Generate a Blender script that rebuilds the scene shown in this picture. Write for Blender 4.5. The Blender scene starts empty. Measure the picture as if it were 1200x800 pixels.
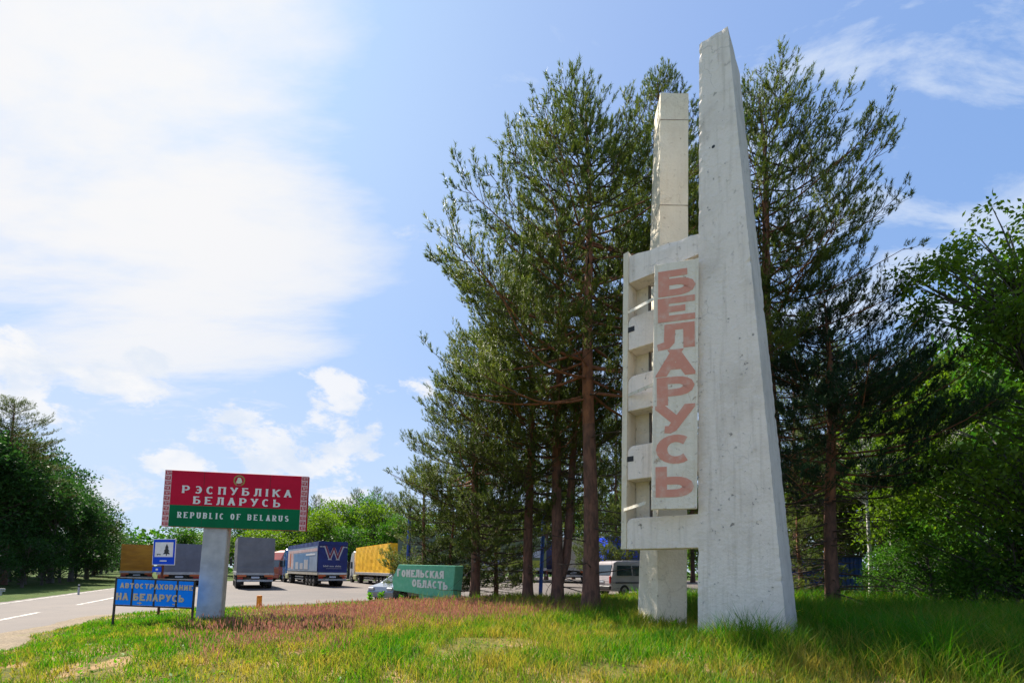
import bpy, bmesh, math, random
import numpy as np
from mathutils import Vector, Matrix
random.seed(7)
RNG = np.random.default_rng(7)
PI = math.pi
R = math.radians
SC = bpy.context.scene
COL = SC.collection

# ------------------------------------------------------------------ camera
FPX, PPY, EYE = 560.0, 632.0, 1.62            # focal length and optical axis in 1200x800 pixels
PITCH = math.atan((668.0 - PPY) / FPX)
cam = bpy.data.cameras.new('camera')
cam.sensor_width = 36.0
cam.lens = 36.0 * FPX / 1200.0
cam.shift_y = (PPY - 400.0) / 1200.0
cam.clip_start, cam.clip_end = 0.1, 5000.0
cam_o = bpy.data.objects.new('camera', cam)
cam_o.location = (0, 0, EYE)
ROLL = 0.012                                   # the camera was held very slightly askew
cam_o.rotation_euler = (Matrix.Rotation(PI / 2 + PITCH, 3, 'X') @ Matrix.Rotation(ROLL, 3, 'Z')).to_euler()
COL.objects.link(cam_o)
SC.camera = cam_o
CP, SP = math.cos(PITCH), math.sin(PITCH)


def ray(px, py):
    dx, dy = (px - 600.0) / FPX, (PPY - py) / FPX
    dx, dy = dx * math.cos(ROLL) - dy * math.sin(ROLL), dx * math.sin(ROLL) + dy * math.cos(ROLL)
    return Vector((dx, CP - dy * SP, SP + dy * CP))


def at(px, py, Y):
    """world point seen at a photo pixel, at distance Y in front of the camera"""
    d = ray(px, py)
    return Vector((0, 0, EYE)) + d * (Y / d.y)


def onz(px, py, z):
    d = ray(px, py)
    return Vector((0, 0, EYE)) + d * ((z - EYE) / d.z)


def onplane(px, py, P, n):
    d = ray(px, py)
    o = Vector((0, 0, EYE))
    return o + d * ((P - o).dot(n) / d.dot(n))


# ------------------------------------------------------------------ light and sky
SUN_AZ, SUN_EL = R(44), R(50)                 # degrees to the left of the view direction, height
SUN = Vector((-math.sin(SUN_AZ) * math.cos(SUN_EL), math.cos(SUN_AZ) * math.cos(SUN_EL), math.sin(SUN_EL)))
sun = bpy.data.lights.new('sun', 'SUN')
sun.energy = 4.2
sun.angle = R(0.55)
sun.color = (1.0, 0.93, 0.82)
sun_o = bpy.data.objects.new('sun', sun)
sun_o.rotation_euler = SUN.to_track_quat('Z', 'Y').to_euler()
sun_o.location = (0, 0, 60)
COL.objects.link(sun_o)
SC.view_settings.view_transform = 'Standard'
SC.view_settings.look = 'None'
SC.view_settings.exposure = 1.5
SC.view_settings.gamma = 1.0
SC.cycles.max_bounces = 6
SC.cycles.diffuse_bounces = 3
SC.cycles.glossy_bounces = 2
SC.cycles.transmission_bounces = 4
SC.cycles.transparent_max_bounces = 6

W = bpy.data.worlds.new('World')
SC.world = W
W.use_nodes = True
NT = W.node_tree
NT.nodes.clear()


class G:
    """tiny node-graph helper"""
    def __init__(s, nt):
        s.nt = nt

    def n(s, kind, **kw):
        x = s.nt.nodes.new(kind)
        for k, v in kw.items():
            setattr(x, k, v)
        return x

    def put(s, sock, v):
        if isinstance(v, (int, float, tuple, list)):
            sock.default_value = v
        else:
            s.nt.links.new(v, sock)

    def m(s, op, a, b=None, c=None, clamp=False):
        x = s.n('ShaderNodeMath', operation=op)
        x.use_clamp = clamp
        for i, v in enumerate((a, b, c)):
            if v is not None:
                s.put(x.inputs[i], v)
        return x.outputs[0]

    def v(s, op, a, b=None):
        x = s.n('ShaderNodeVectorMath', operation=op)
        s.put(x.inputs[0], a)
        if b is not None:
            if op == 'SCALE':
                s.put(x.inputs['Scale'], b)
            else:
                s.put(x.inputs[1], b)
        return x.outputs[1] if op in ('LENGTH', 'DOT_PRODUCT', 'DISTANCE') else x.outputs[0]

    def noise(s, vec, scale, detail=4, rough=0.55, dist=0.0):
        x = s.n('ShaderNodeTexNoise')
        if vec is not None:
            s.put(x.inputs['Vector'], vec)
        x.inputs['Scale'].default_value = scale
        x.inputs['Detail'].default_value = detail
        x.inputs['Roughness'].default_value = rough
        x.inputs['Distortion'].default_value = dist
        return x.outputs[0]

    def step(s, v, a, b, o0=0.0, o1=1.0):
        x = s.n('ShaderNodeMapRange', interpolation_type='SMOOTHSTEP')
        s.put(x.inputs[0], v)
        for i, q in enumerate((a, b, o0, o1)):
            x.inputs[i + 1].default_value = q
        return x.outputs[0]

    def mix(s, f, a, b):
        x = s.n('ShaderNodeMix', data_type='RGBA')
        s.put(x.inputs[0], f)
        s.put(x.inputs[6], a if not isinstance(a, tuple) else (*a[:3], 1))
        s.put(x.inputs[7], b if not isinstance(b, tuple) else (*b[:3], 1))
        return x.outputs[2]


g = G(NT)
sky = g.n('ShaderNodeTexSky', sky_type='NISHITA')
sky.sun_disc = False
sky.sun_elevation = SUN_EL
sky.sun_rotation = -SUN_AZ
sky.air_density = 1.0
sky.dust_density = 1.2
sky.ozone_density = 1.6
tc = g.n('ShaderNodeTexCoord')
D = g.v('NORMALIZE', tc.outputs['Generated'])
sx = g.n('ShaderNodeSeparateXYZ')
g.put(sx.inputs[0], D)
dz = g.m('MAXIMUM', sx.outputs[2], 0.0)
den = g.m('ADD', dz, 0.16)
cb = g.n('ShaderNodeCombineXYZ')
g.put(cb.inputs[0], g.m('DIVIDE', sx.outputs[0], den))
g.put(cb.inputs[1], g.m('DIVIDE', sx.outputs[1], den))
PL = cb.outputs[0]                              # flat cloud layer seen from below
mp = g.n('ShaderNodeMapping')
mp.inputs['Rotation'].default_value = (0, 0, R(-38))
mp.inputs['Scale'].default_value = (0.55, 1.5, 1)
g.put(mp.inputs[0], PL)
c1 = g.noise(mp.outputs[0], 1.5, 9, 0.6, 0.25)
c2 = g.noise(PL, 0.55, 4, 0.5)
# thin high cloud, thickest in the quarter of the sky where the sun stands
vd = ray(60, 60).normalized()
near = g.v('DOT_PRODUCT', D, tuple(vd))
veil = g.m('ADD', g.m('MULTIPLY', g.step(near, 0.83, 0.99), 1.15), g.m('MULTIPLY', g.m('SUBTRACT', c1, 0.5), 2.7))
veil = g.step(veil, 0.26, 1.2)
bank = g.m('MULTIPLY', g.step(g.v('DOT_PRODUCT', D, tuple(ray(1150, 150).normalized())), 0.90, 0.99), 0.11)
mp2 = g.n('ShaderNodeMapping')
mp2.inputs['Rotation'].default_value = (0, 0, R(25))
mp2.inputs['Location'].default_value = (3.3, 1.7, 0)
mp2.inputs['Scale'].default_value = (0.7, 1.6, 1)
g.put(mp2.inputs[0], PL)
c3 = g.noise(mp2.outputs[0], 3.0, 10, 0.62, 0.5)
wisp = g.step(g.m('ADD', g.m('ADD', c3, bank), g.m('MULTIPLY', g.m('SUBTRACT', c2, 0.5), 0.9)), 0.48, 0.71, 0.0, 0.85)
low = g.m('ADD', g.step(sx.outputs[2], 0.0, 0.5, 0.50, 0.0), g.step(near, 0.2, 0.9, 0.16, 0.20))       # pale haze toward the horizon
thin = g.m('MINIMUM', g.m('MAXIMUM', g.m('MAXIMUM', veil, wisp), low), 1.0)
# small heaped clouds low over the forest
cn = g.noise(g.v('MULTIPLY', D, (1, 1, 1.7)), 11.0, 9, 0.66, 0.2)
blobs = [(28, 425, .15), (120, 445, .12), (175, 425, .07), (395, 456, .12), (330, 528, .24), (405, 525, .15), (282, 488, .09), (215, 540, .10),
         (5, 470, .13), (120, 580, .12), (500, 455, .07), (60, 640, .2), (400, 590, .12)]
acc = None
for (bx_, by_, br) in blobs:
    c = ray(bx_, by_).normalized()
    q = g.v('LENGTH', g.v('MULTIPLY', g.v('SUBTRACT', D, tuple(c)), (1, 1, 1.9)))
    k = g.m('SUBTRACT', 1.0, g.m('DIVIDE', q, br), clamp=True)
    acc = k if acc is None else g.m('MAXIMUM', acc, k)
cum = g.m('ADD', g.m('MULTIPLY', acc, 1.0), g.m('MULTIPLY', g.m('SUBTRACT', cn, 0.5), 2.3))
cum = g.m('MULTIPLY', g.step(cum, 0.42, 0.78), g.step(acc, 0.0, 0.2))
cuml = g.step(g.noise(g.v('ADD', g.v('MULTIPLY', D, (1, 1, 1.6)), (-0.02, 0.0, 0.05)), 9.0, 6, 0.6), 0.35, 0.62)
glow = g.step(near, 0.80, 1.0)
hs = g.n('ShaderNodeHueSaturation')
hs.inputs['Hue'].default_value = 0.513
hs.inputs['Saturation'].default_value = 1.35
hs.inputs['Value'].default_value = 3.0
g.put(hs.inputs['Color'], sky.outputs[0])
# soft shoulder: the sky's own brightness levels off instead of burning out round the sun
sh_ = g.v('DIVIDE', hs.outputs[0], g.v('ADD', g.v('MULTIPLY', hs.outputs[0], (0.40, 0.235, 0.140)), (1.0, 1.0, 1.0)))
thin_c = g.mix(glow, (3.9, 4.35, 5.05), (5.35, 5.12, 4.85))
skyc = g.mix(g.m('MULTIPLY', thin, 0.86), sh_, thin_c)
cum_c = g.mix(cuml, (4.0, 4.35, 4.9), (5.2, 5.12, 5.05))
skyc = g.mix(g.m('MULTIPLY', cum, 0.8), skyc, cum_c)
bg = g.n('ShaderNodeBackground')
bg.inputs['Strength'].default_value = 0.068
g.put(bg.inputs[0], skyc)
wo = g.n('ShaderNodeOutputWorld')
NT.links.new(bg.outputs[0], wo.inputs[0])


# ------------------------------------------------------------------ materials
def pmat(name, c1, c2=None, scale=4.0, rough=0.6, bump=0.0, bscale=30.0, metal=0.0, lo=0.35, hi=0.65, detail=6, spec=0.5, stretch=(1, 1, 1), coat=0.0):
    m = bpy.data.materials.new(name)
    m.use_nodes = True
    q = G(m.node_tree)
    b = m.node_tree.nodes['Principled BSDF']
    b.inputs['Roughness'].default_value = rough
    b.inputs['Metallic'].default_value = metal
    b.inputs['Specular IOR Level'].default_value = spec
    b.inputs['Coat Weight'].default_value = coat
    t = q.n('ShaderNodeTexCoord').outputs['Object']
    if stretch != (1, 1, 1):
        t = q.v('MULTIPLY', t, stretch)
    if c2 is None:
        c2 = tuple(x * 0.82 for x in c1)
    q.put(b.inputs['Base Color'], q.mix(q.step(q.noise(t, scale, detail, 0.6), lo, hi), c1, c2))
    if bump:
        bn = q.n('ShaderNodeBump')
        bn.inputs['Strength'].default_value = bump
        bn.inputs['Distance'].default_value = 0.02
        q.put(bn.inputs['Height'], q.noise(t, bscale, 5, 0.6))
        m.node_tree.links.new(bn.outputs[0], b.inputs['Normal'])
    return m


def leafmat(name, ca, cb_, trans=0.4, tcol=None, rough=0.5):
    """leaf: front and back scatter, colour varied leaf by leaf through the 'tint' attribute"""
    m = bpy.data.materials.new(name)
    m.use_nodes = True
    q = G(m.node_tree)
    b = m.node_tree.nodes['Principled BSDF']
    a = q.n('ShaderNodeAttribute', attribute_name='tint')
    col = q.mix(a.outputs['Fac'], ca, cb_)
    q.put(b.inputs['Base Color'], col)
    b.inputs['Roughness'].default_value = rough
    b.inputs['Specular IOR Level'].default_value = 0.12
    tr = q.n('ShaderNodeBsdfTranslucent')
    hs_ = q.n('ShaderNodeHueSaturation')
    hs_.inputs['Value'].default_value = 1.5
    hs_.inputs['Saturation'].default_value = 1.1
    q.put(hs_.inputs['Color'], col)
    q.put(tr.inputs[0], hs_.outputs[0])
    mx = q.n('ShaderNodeMixShader')
    mx.inputs[0].default_value = trans
    m.node_tree.links.new(b.outputs[0], mx.inputs[1])
    m.node_tree.links.new(tr.outputs[0], mx.inputs[2])
    m.node_tree.links.new(mx.outputs[0], m.node_tree.nodes['Material Output'].inputs[0])
    return m


def plaster(name, base, dirt, spot, streak=0.5, chips=0.0):
    """weathered whitewashed concrete: blotches, rain streaks, dark lichen specks, rough relief"""
    m = bpy.data.materials.new(name)
    m.use_nodes = True
    q = G(m.node_tree)
    b = m.node_tree.nodes['Principled BSDF']
    b.inputs['Roughness'].default_value = 0.85
    b.inputs['Specular IOR Level'].default_value = 0.2
    t = q.n('ShaderNodeTexCoord').outputs['Object']
    blot = q.step(q.noise(t, 1.1, 7, 0.62), 0.42, 0.72)
    st = q.step(q.noise(q.v('MULTIPLY', t, (5, 5, 0.35)), 1.6, 6, 0.6), 0.48, 0.74)
    c = q.mix(q.m('MULTIPLY', blot, 0.55), base, dirt)
    c = q.mix(q.m('MULTIPLY', st, streak), c, dirt)
    sp = q.step(q.noise(t, 7.0, 9, 0.72), 0.60, 0.66)
    sp2 = q.step(q.noise(t, 0.9, 4, 0.6), 0.40, 0.58, 0.25, 1.0)
    c = q.mix(q.m('MULTIPLY', q.m('MULTIPLY', sp, sp2), 0.8), c, spot)
    q.put(b.inputs['Base Color'], c)
    bn = q.n('ShaderNodeBump')
    # thin cracks and the washed-out stain at the foot
    vr = q.n('ShaderNodeTexVoronoi', feature='DISTANCE_TO_EDGE')
    vr.inputs['Scale'].default_value = 0.9
    wv = q.n('ShaderNodeTexNoise')
    wv.inputs['Scale'].default_value = 2.5
    wv.inputs['Detail'].default_value = 6
    q.put(wv.inputs['Vector'], t)
    q.put(vr.inputs['Vector'], q.v('ADD', q.v('MULTIPLY', t, (1, 1, .45)), q.v('SCALE', wv.outputs['Color'], 0.35)))
    ck = q.m('MULTIPLY', q.step(vr.outputs['Distance'], 0.0, 0.010, 1, 0), q.step(q.noise(t, 0.7, 3, 0.5), 0.5, 0.6))
    c = q.mix(q.m('MULTIPLY', ck, 0.28), c, spot)
    q.put(b.inputs['Base Color'], c)
    bn.inputs['Strength'].default_value = 0.75
    bn.inputs['Distance'].default_value = 0.035
    h = q.m('ADD', q.noise(t, 14.0, 8, 0.65), q.m('MULTIPLY', sp, -0.35))
    h = q.m('ADD', h, q.m('MULTIPLY', q.noise(t, 2.2, 3, 0.5), 0.8))
    q.put(bn.inputs['Height'], h)
    m.node_tree.links.new(bn.outputs[0], b.inputs['Normal'])
    return m


M = {}
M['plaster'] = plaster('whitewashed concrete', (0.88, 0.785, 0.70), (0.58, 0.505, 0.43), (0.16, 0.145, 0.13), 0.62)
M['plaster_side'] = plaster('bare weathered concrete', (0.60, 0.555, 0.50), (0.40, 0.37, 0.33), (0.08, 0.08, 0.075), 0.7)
M['cream'] = plaster('cream painted concrete', (0.80, 0.72, 0.575), (0.66, 0.555, 0.41), (0.36, 0.28, 0.19), 0.35)
M['panel'] = plaster('chalky sign enamel', (0.87, 0.785, 0.66), (0.66, 0.575, 0.44), (0.36, 0.20, 0.10), 0.4)
M['red_letter'] = pmat('faded red letter paint', (0.70, 0.30, 0.215), (0.72, 0.48, 0.38), 5, 0.85, lo=0.45, hi=0.8)
M['joint'] = pmat('stained casting joint', (0.30, 0.24, 0.17), (0.20, 0.15, 0.10), 6, 0.9)
M['strap'] = pmat('cream painted steel strip', (0.72, 0.70, 0.62), (0.55, 0.48, 0.36), 6, 0.6)
M['dark'] = pmat('black painted steel', (0.012, 0.012, 0.014), (0.03, 0.025, 0.02), 9, 0.55)
M['rubber'] = pmat('tyre rubber', (0.012, 0.012, 0.012), (0.03, 0.028, 0.025), 8, 0.85)
M['rim'] = pmat('dull steel rim', (0.30, 0.30, 0.30), (0.16, 0.14, 0.12), 10, 0.5, metal=0.5)
M['gap_shade'] = pmat('grey brown painted gap shade', (0.16, 0.13, 0.105), (0.10, 0.085, 0.07), 8, 0.9)
M['chassis'] = pmat('dusty chassis steel', (0.045, 0.043, 0.04), (0.09, 0.08, 0.065), 6, 0.8)
M['glass'] = pmat('dark vehicle glass', (0.02, 0.03, 0.04), (0.03, 0.045, 0.06), 2, 0.06, spec=0.8)
M['grey_post'] = pmat('grey painted sign post', (0.50, 0.485, 0.48), (0.38, 0.37, 0.375), 2.2, 0.85, 0.15, 20, spec=0.1)
M['crimson'] = pmat('crimson sign film', (0.56, 0.008, 0.04), (0.50, 0.006, 0.034), 1.5, 0.5, spec=0.12)
M['sign_green'] = pmat('green sign film', (0.0, 0.15, 0.055), (0.0, 0.125, 0.045), 1.5, 0.5, spec=0.12)
M['white'] = pmat('white print', (0.78, 0.77, 0.74), (0.70, 0.69, 0.66), 6, 0.6)
M['ornament_red'] = pmat('ornament red print', (0.50, 0.05, 0.06), (0.42, 0.04, 0.05), 9, 0.5)
M['ornament_bg'] = pmat('ornament pale print', (0.72, 0.50, 0.50), (0.66, 0.42, 0.42), 9, 0.5)
M['gold'] = pmat('emblem gold print', (0.42, 0.30, 0.07), (0.30, 0.24, 0.05), 20, 0.5)
M['emblem_pale'] = pmat('emblem pale print', (0.72, 0.70, 0.55), (0.62, 0.60, 0.44), 20, 0.5)
M['blue_sheet'] = pmat('bright blue sign paint', (0.004, 0.27, 1.0), (0.004, 0.23, 0.92), 2.5, 0.5, spec=0.1)
M['road_blue'] = pmat('road sign blue', (0.004, 0.075, 0.62), (0.004, 0.06, 0.54), 3, 0.5, spec=0.12)
M['tan_letter'] = pmat('tan letter paint', (0.62, 0.50, 0.34), (0.55, 0.43, 0.30), 9, 0.7)
M['black'] = pmat('black print', (0.012, 0.012, 0.012), (0.02, 0.02, 0.02), 9, 0.6)
M['green_block'] = pmat('green painted concrete', (0.13, 0.46, 0.29), (0.19, 0.52, 0.36), 5, 0.8, 0.5, 18, lo=0.4, hi=0.75)
M['yellow_post'] = pmat('yellow bollard paint', (0.72, 0.27, 0.012), (0.60, 0.20, 0.01), 8, 0.55)
M['tarp_grey'] = pmat('grey tarpaulin', (0.19, 0.19, 0.205), (0.15, 0.15, 0.165), 1.2, 0.6, 0.35, 2.2)
M['tarp_grey_b'] = pmat('slate tarpaulin', (0.17, 0.175, 0.22), (0.14, 0.145, 0.185), 1.2, 0.6, 0.35, 2.2)
M['tarp_orange'] = pmat('orange tarpaulin', (0.74, 0.30, 0.014), (0.56, 0.20, 0.01), 1.4, 0.55, 0.6, 2.0, stretch=(0.4, 0.4, 1.6))
M['tarp_yellow'] = pmat('yellow tarpaulin', (0.90, 0.50, 0.012), (0.84, 0.43, 0.01), 1.2, 0.5, 0.4, 2.0)
M['tarp_navy'] = pmat('navy tarpaulin', (0.012, 0.03, 0.18), (0.01, 0.02, 0.13), 1.2, 0.45, 0.3, 2.0)
M['tarp_pale'] = pmat('printed pale tarpaulin', (0.30, 0.36, 0.46), (0.24, 0.29, 0.38), 1.0, 0.5, 0.3, 2.0)
M['tarp_top'] = pmat('light blue tarpaulin', (0.12, 0.24, 0.42), (0.10, 0.20, 0.36), 1.0, 0.5)
M['tarp_olive'] = pmat('olive tarpaulin', (0.09, 0.13, 0.09), (0.12, 0.15, 0.07), 0.8, 0.5, 0.3, 2.0)
M['print_lime'] = pmat('lime print', (0.34, 0.36, 0.03), (0.25, 0.30, 0.05), 0.8, 0.5)
M['print_sky'] = pmat('pale blue print', (0.32, 0.38, 0.52), (0.40, 0.44, 0.50), 0.8, 0.5)
M['print_rose'] = pmat('rose print', (0.62, 0.38, 0.34), (0.68, 0.52, 0.48), 1.2, 0.5)
M['print_grey'] = pmat('silver print', (0.50, 0.48, 0.48), (0.42, 0.40, 0.42), 1.2, 0.5)
M['print_wine'] = pmat('wine print', (0.22, 0.02, 0.05), (0.18, 0.02, 0.05), 1.2, 0.5)
M['cab_blue'] = pmat('blue cab paint', (0.01, 0.13, 0.42), (0.01, 0.11, 0.36), 2, 0.25, coat=0.5)
M['cab_white'] = pmat('white cab paint', (0.62, 0.62, 0.60), (0.5, 0.5, 0.48), 2, 0.3, coat=0.4)
M['cab_red'] = pmat('faded red cab paint', (0.40, 0.10, 0.07), (0.32, 0.08, 0.06), 2, 0.35)
M['beige'] = pmat('beige box body', (0.50, 0.45, 0.36), (0.42, 0.37, 0.29), 1.5, 0.6)
M['tarp_blue'] = pmat('vivid blue tarpaulin', (0.006, 0.07, 0.75), (0.006, 0.05, 0.55), 2.5, 0.5, 0.5, 4)
M['sand_rail'] = pmat('sand side boards', (0.52, 0.47, 0.38), (0.44, 0.39, 0.31), 2, 0.6)
M['tail_red'] = pmat('red lamp lens', (0.45, 0.02, 0.01), (0.34, 0.015, 0.01), 9, 0.25)
M['marker'] = pmat('orange red reflector board', (0.60, 0.10, 0.03), (0.55, 0.16, 0.03), 30, 0.4)
M['plate'] = pmat('number plate', (0.60, 0.62, 0.66), (0.5, 0.52, 0.6), 30, 0.5)
M['alu'] = pmat('aluminium', (0.50, 0.50, 0.50), (0.36, 0.36, 0.37), 6, 0.45, metal=0.4)
M['tank'] = pmat('yellowish fuel tank', (0.48, 0.46, 0.22), (0.36, 0.34, 0.18), 6, 0.5)
M['silver'] = pmat('silver car paint', (0.20, 0.225, 0.26), (0.17, 0.195, 0.235), 2, 0.22, metal=0.3, coat=0.8)
M['van_paint'] = pmat('dusty silver rose paint', (0.40, 0.35, 0.36), (0.34, 0.30, 0.30), 2, 0.35, coat=0.3)
M['blue_pole'] = pmat('blue pole paint', (0.01, 0.07, 0.40), (0.01, 0.05, 0.30), 5, 0.45)
M['shed_blue'] = pmat('blue shed sheet', (0.008, 0.05, 0.32), (0.008, 0.04, 0.24), 1.5, 0.5, 0.2, 6)
M['rust'] = pmat('rust brown sheet', (0.12, 0.035, 0.02), (0.08, 0.025, 0.015), 4, 0.8)
M['pine_bark'] = pmat('pine bark', (0.20, 0.098, 0.066), (0.095, 0.052, 0.038), 7, 0.95, 1.0, 14, stretch=(1, 1, 0.35))
M['pine_bark_up'] = pmat('orange upper pine bark', (0.30, 0.125, 0.06), (0.16, 0.07, 0.04), 7, 0.9, 0.7, 16, stretch=(1, 1, 0.4))
M['twig'] = pmat('grey brown twig', (0.075, 0.052, 0.038), (0.05, 0.036, 0.028), 8, 0.95)
M['bark'] = pmat('grey bark', (0.11, 0.10, 0.085), (0.06, 0.055, 0.045), 6, 0.95, 0.7, 16, stretch=(1, 1, 0.4))
M['birch'] = pmat('birch bark', (0.55, 0.53, 0.49), (0.16, 0.15, 0.14), 5, 0.85, lo=0.5, hi=0.62, stretch=(1, 1, 2.5))
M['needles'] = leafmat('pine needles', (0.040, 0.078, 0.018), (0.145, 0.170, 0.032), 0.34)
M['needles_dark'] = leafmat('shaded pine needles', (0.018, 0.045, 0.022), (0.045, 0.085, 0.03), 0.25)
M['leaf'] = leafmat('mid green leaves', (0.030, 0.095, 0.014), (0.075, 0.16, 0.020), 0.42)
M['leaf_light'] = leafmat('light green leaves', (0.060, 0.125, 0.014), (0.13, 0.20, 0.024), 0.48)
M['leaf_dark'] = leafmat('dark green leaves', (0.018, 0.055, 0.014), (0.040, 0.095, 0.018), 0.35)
M['blade'] = leafmat('grass blades', (0.050, 0.170, 0.012), (0.31, 0.245, 0.05), 0.45)
M['seed'] = leafmat('reddish grass heads', (0.26, 0.095, 0.085), (0.38, 0.21, 0.14), 0.3)
M['weed'] = leafmat('fresh weed leaves', (0.07, 0.21, 0.015), (0.13, 0.28, 0.025), 0.42)
M['petal'] = leafmat('yellow petals', (0.75, 0.60, 0.02), (0.80, 0.72, 0.10), 0.3)


# ------------------------------------------------------------------ object helpers
def setp(o, label=None, cat=None, group=None, kind=None):
    for k, v in (('label', label), ('category', cat), ('group', group), ('kind', kind)):
        if v:
            o[k] = v
    return o


def thing(name, label, cat, loc=(0, 0, 0), rz=0.0, group=None):
    o = bpy.data.objects.new(name, None)
    o.empty_display_size = 0.3
    o.location = loc
    o.rotation_euler = (0, 0, rz)
    COL.objects.link(o)
    return setp(o, label, cat, group)


def link_mesh(name, me, mats, parent=None, smooth=False):
    for m in (mats if isinstance(mats, (list, tuple)) else [mats]):
        me.materials.append(m)
    if smooth:
        me.shade_smooth()
    o = bpy.data.objects.new(name, me)
    COL.objects.link(o)
    if parent is not None:
        o.parent = parent
    return o


def dup(o, parent=None):
    c = o.copy()
    COL.objects.link(c)
    c.parent = parent
    for ch in list(o.children):
        dup(ch, c)
    return c


class MB:
    """collects shapes for one mesh object"""
    def __init__(s, base=None):
        s.v, s.f, s.mi = [], [], []
        s.base = Vector(base) if base is not None else Vector((0, 0, 0))

    def poly(s, pts, faces, mi=0):
        k = len(s.v)
        s.v += [tuple(Vector(p) - s.base) for p in pts]
        for f in faces:
            s.f.append(tuple(i + k for i in f))
            s.mi.append(mi)
        return s

    def box(s, c, d, mi=0, rz=0.0, taper=1.0):
        x, y, z = (q / 2 for q in d)
        pts = []
        for zz, t in ((-z, 1.0), (z, taper)):
            for xx, yy in ((-x, -y), (x, -y), (x, y), (-x, y)):
                pts.append(Vector((xx * t, yy * t, zz)))
        if rz:
            mt = Matrix.Rotation(rz, 3, 'Z')
            pts = [mt @ p for p in pts]
        cc = Vector(c)
        return s.hexa([p + cc for p in pts], mi)

    def hexa(s, p, mi=0):
        return s.poly(p, [(0, 3, 2, 1), (4, 5, 6, 7), (0, 1, 5, 4), (1, 2, 6, 5), (2, 3, 7, 6), (3, 0, 4, 7)], mi)

    def b2(s, lo, hi, mi=0):
        return s.box([(a + b) / 2 for a, b in zip(lo, hi)], [b - a for a, b in zip(lo, hi)], mi)

    def prism(s, prof, axis, a, b, mi=0):
        """profile polygon extruded along an axis: 'x' takes (y,z), 'y' takes (x,z), 'z' takes (x,y)"""
        def P(q, t):
            return {'x': (t, q[0], q[1]), 'y': (q[0], t, q[1]), 'z': (q[0], q[1], t)}[axis]
        n = len(prof)
        pts = [P(q, a) for q in prof] + [P(q, b) for q in prof]
        return s.poly(pts, [tuple(range(n - 1, -1, -1)), tuple(range(n, 2 * n))] + [(i, (i + 1) % n, n + (i + 1) % n, n + i) for i in range(n)], mi)

    def cyl(s, p0, p1, r0, r1=None, n=12, mi=0):
        r1 = r0 if r1 is None else r1
        p0, p1 = Vector(p0), Vector(p1)
        z = (p1 - p0).normalized()
        x = z.orthogonal().normalized()
        y = z.cross(x)
        a = [p0 + (x * math.cos(t) + y * math.sin(t)) * r0 for t in np.linspace(0, 2 * PI, n, endpoint=False)]
        b = [p1 + (x * math.cos(t) + y * math.sin(t)) * r1 for t in np.linspace(0, 2 * PI, n, endpoint=False)]
        return s.poly(a + b, [tuple(range(n - 1, -1, -1)), tuple(range(n, 2 * n))] + [(i, (i + 1) % n, n + (i + 1) % n, n + i) for i in range(n)], mi)

    def build(s, name, mats, parent=None, bevel=0.0, segs=1, smooth=False):
        me = bpy.data.meshes.new(name)
        me.from_pydata(s.v, [], s.f)
        me.polygons.foreach_set('material_index', s.mi)
        bm = bmesh.new()
        bm.from_mesh(me)
        bmesh.ops.recalc_face_normals(bm, faces=bm.faces)
        if bevel:
            bmesh.ops.bevel(bm, geom=list(bm.edges), offset=bevel, segments=segs, affect='EDGES', profile=0.6, clamp_overlap=True)
        bm.to_mesh(me)
        bm.free()
        return link_mesh(name, me, mats, parent, smooth)


def np_mesh(name, V, F, mats, parent=None, tint=None, mi=None, smooth=False):
    """numpy arrays to a mesh: F is a list of (m,k) index arrays"""
    me = bpy.data.meshes.new(name)
    V = np.asarray(V, dtype=np.float32)
    F = [np.asarray(f, dtype=np.int32) for f in (F if isinstance(F, list) else [F]) if len(f)]
    loops = np.concatenate([f.ravel() for f in F])
    tot = np.concatenate([np.full(len(f), f.shape[1], dtype=np.int32) for f in F])
    start = np.concatenate([[0], np.cumsum(tot)[:-1]]).astype(np.int32)
    me.vertices.add(len(V))
    me.vertices.foreach_set('co', V.ravel())
    me.loops.add(len(loops))
    me.loops.foreach_set('vertex_index', loops)
    me.polygons.add(len(tot))
    me.polygons.foreach_set('loop_start', start)
    if mi is not None:
        me.polygons.foreach_set('material_index', np.asarray(mi, dtype=np.int32))
    me.update(calc_edges=True)
    if tint is not None:
        a = me.attributes.new('tint', 'FLOAT', 'POINT')
        a.data.foreach_set('value', np.asarray(tint, dtype=np.float32))
    return link_mesh(name, me, mats, parent, smooth)


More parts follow.
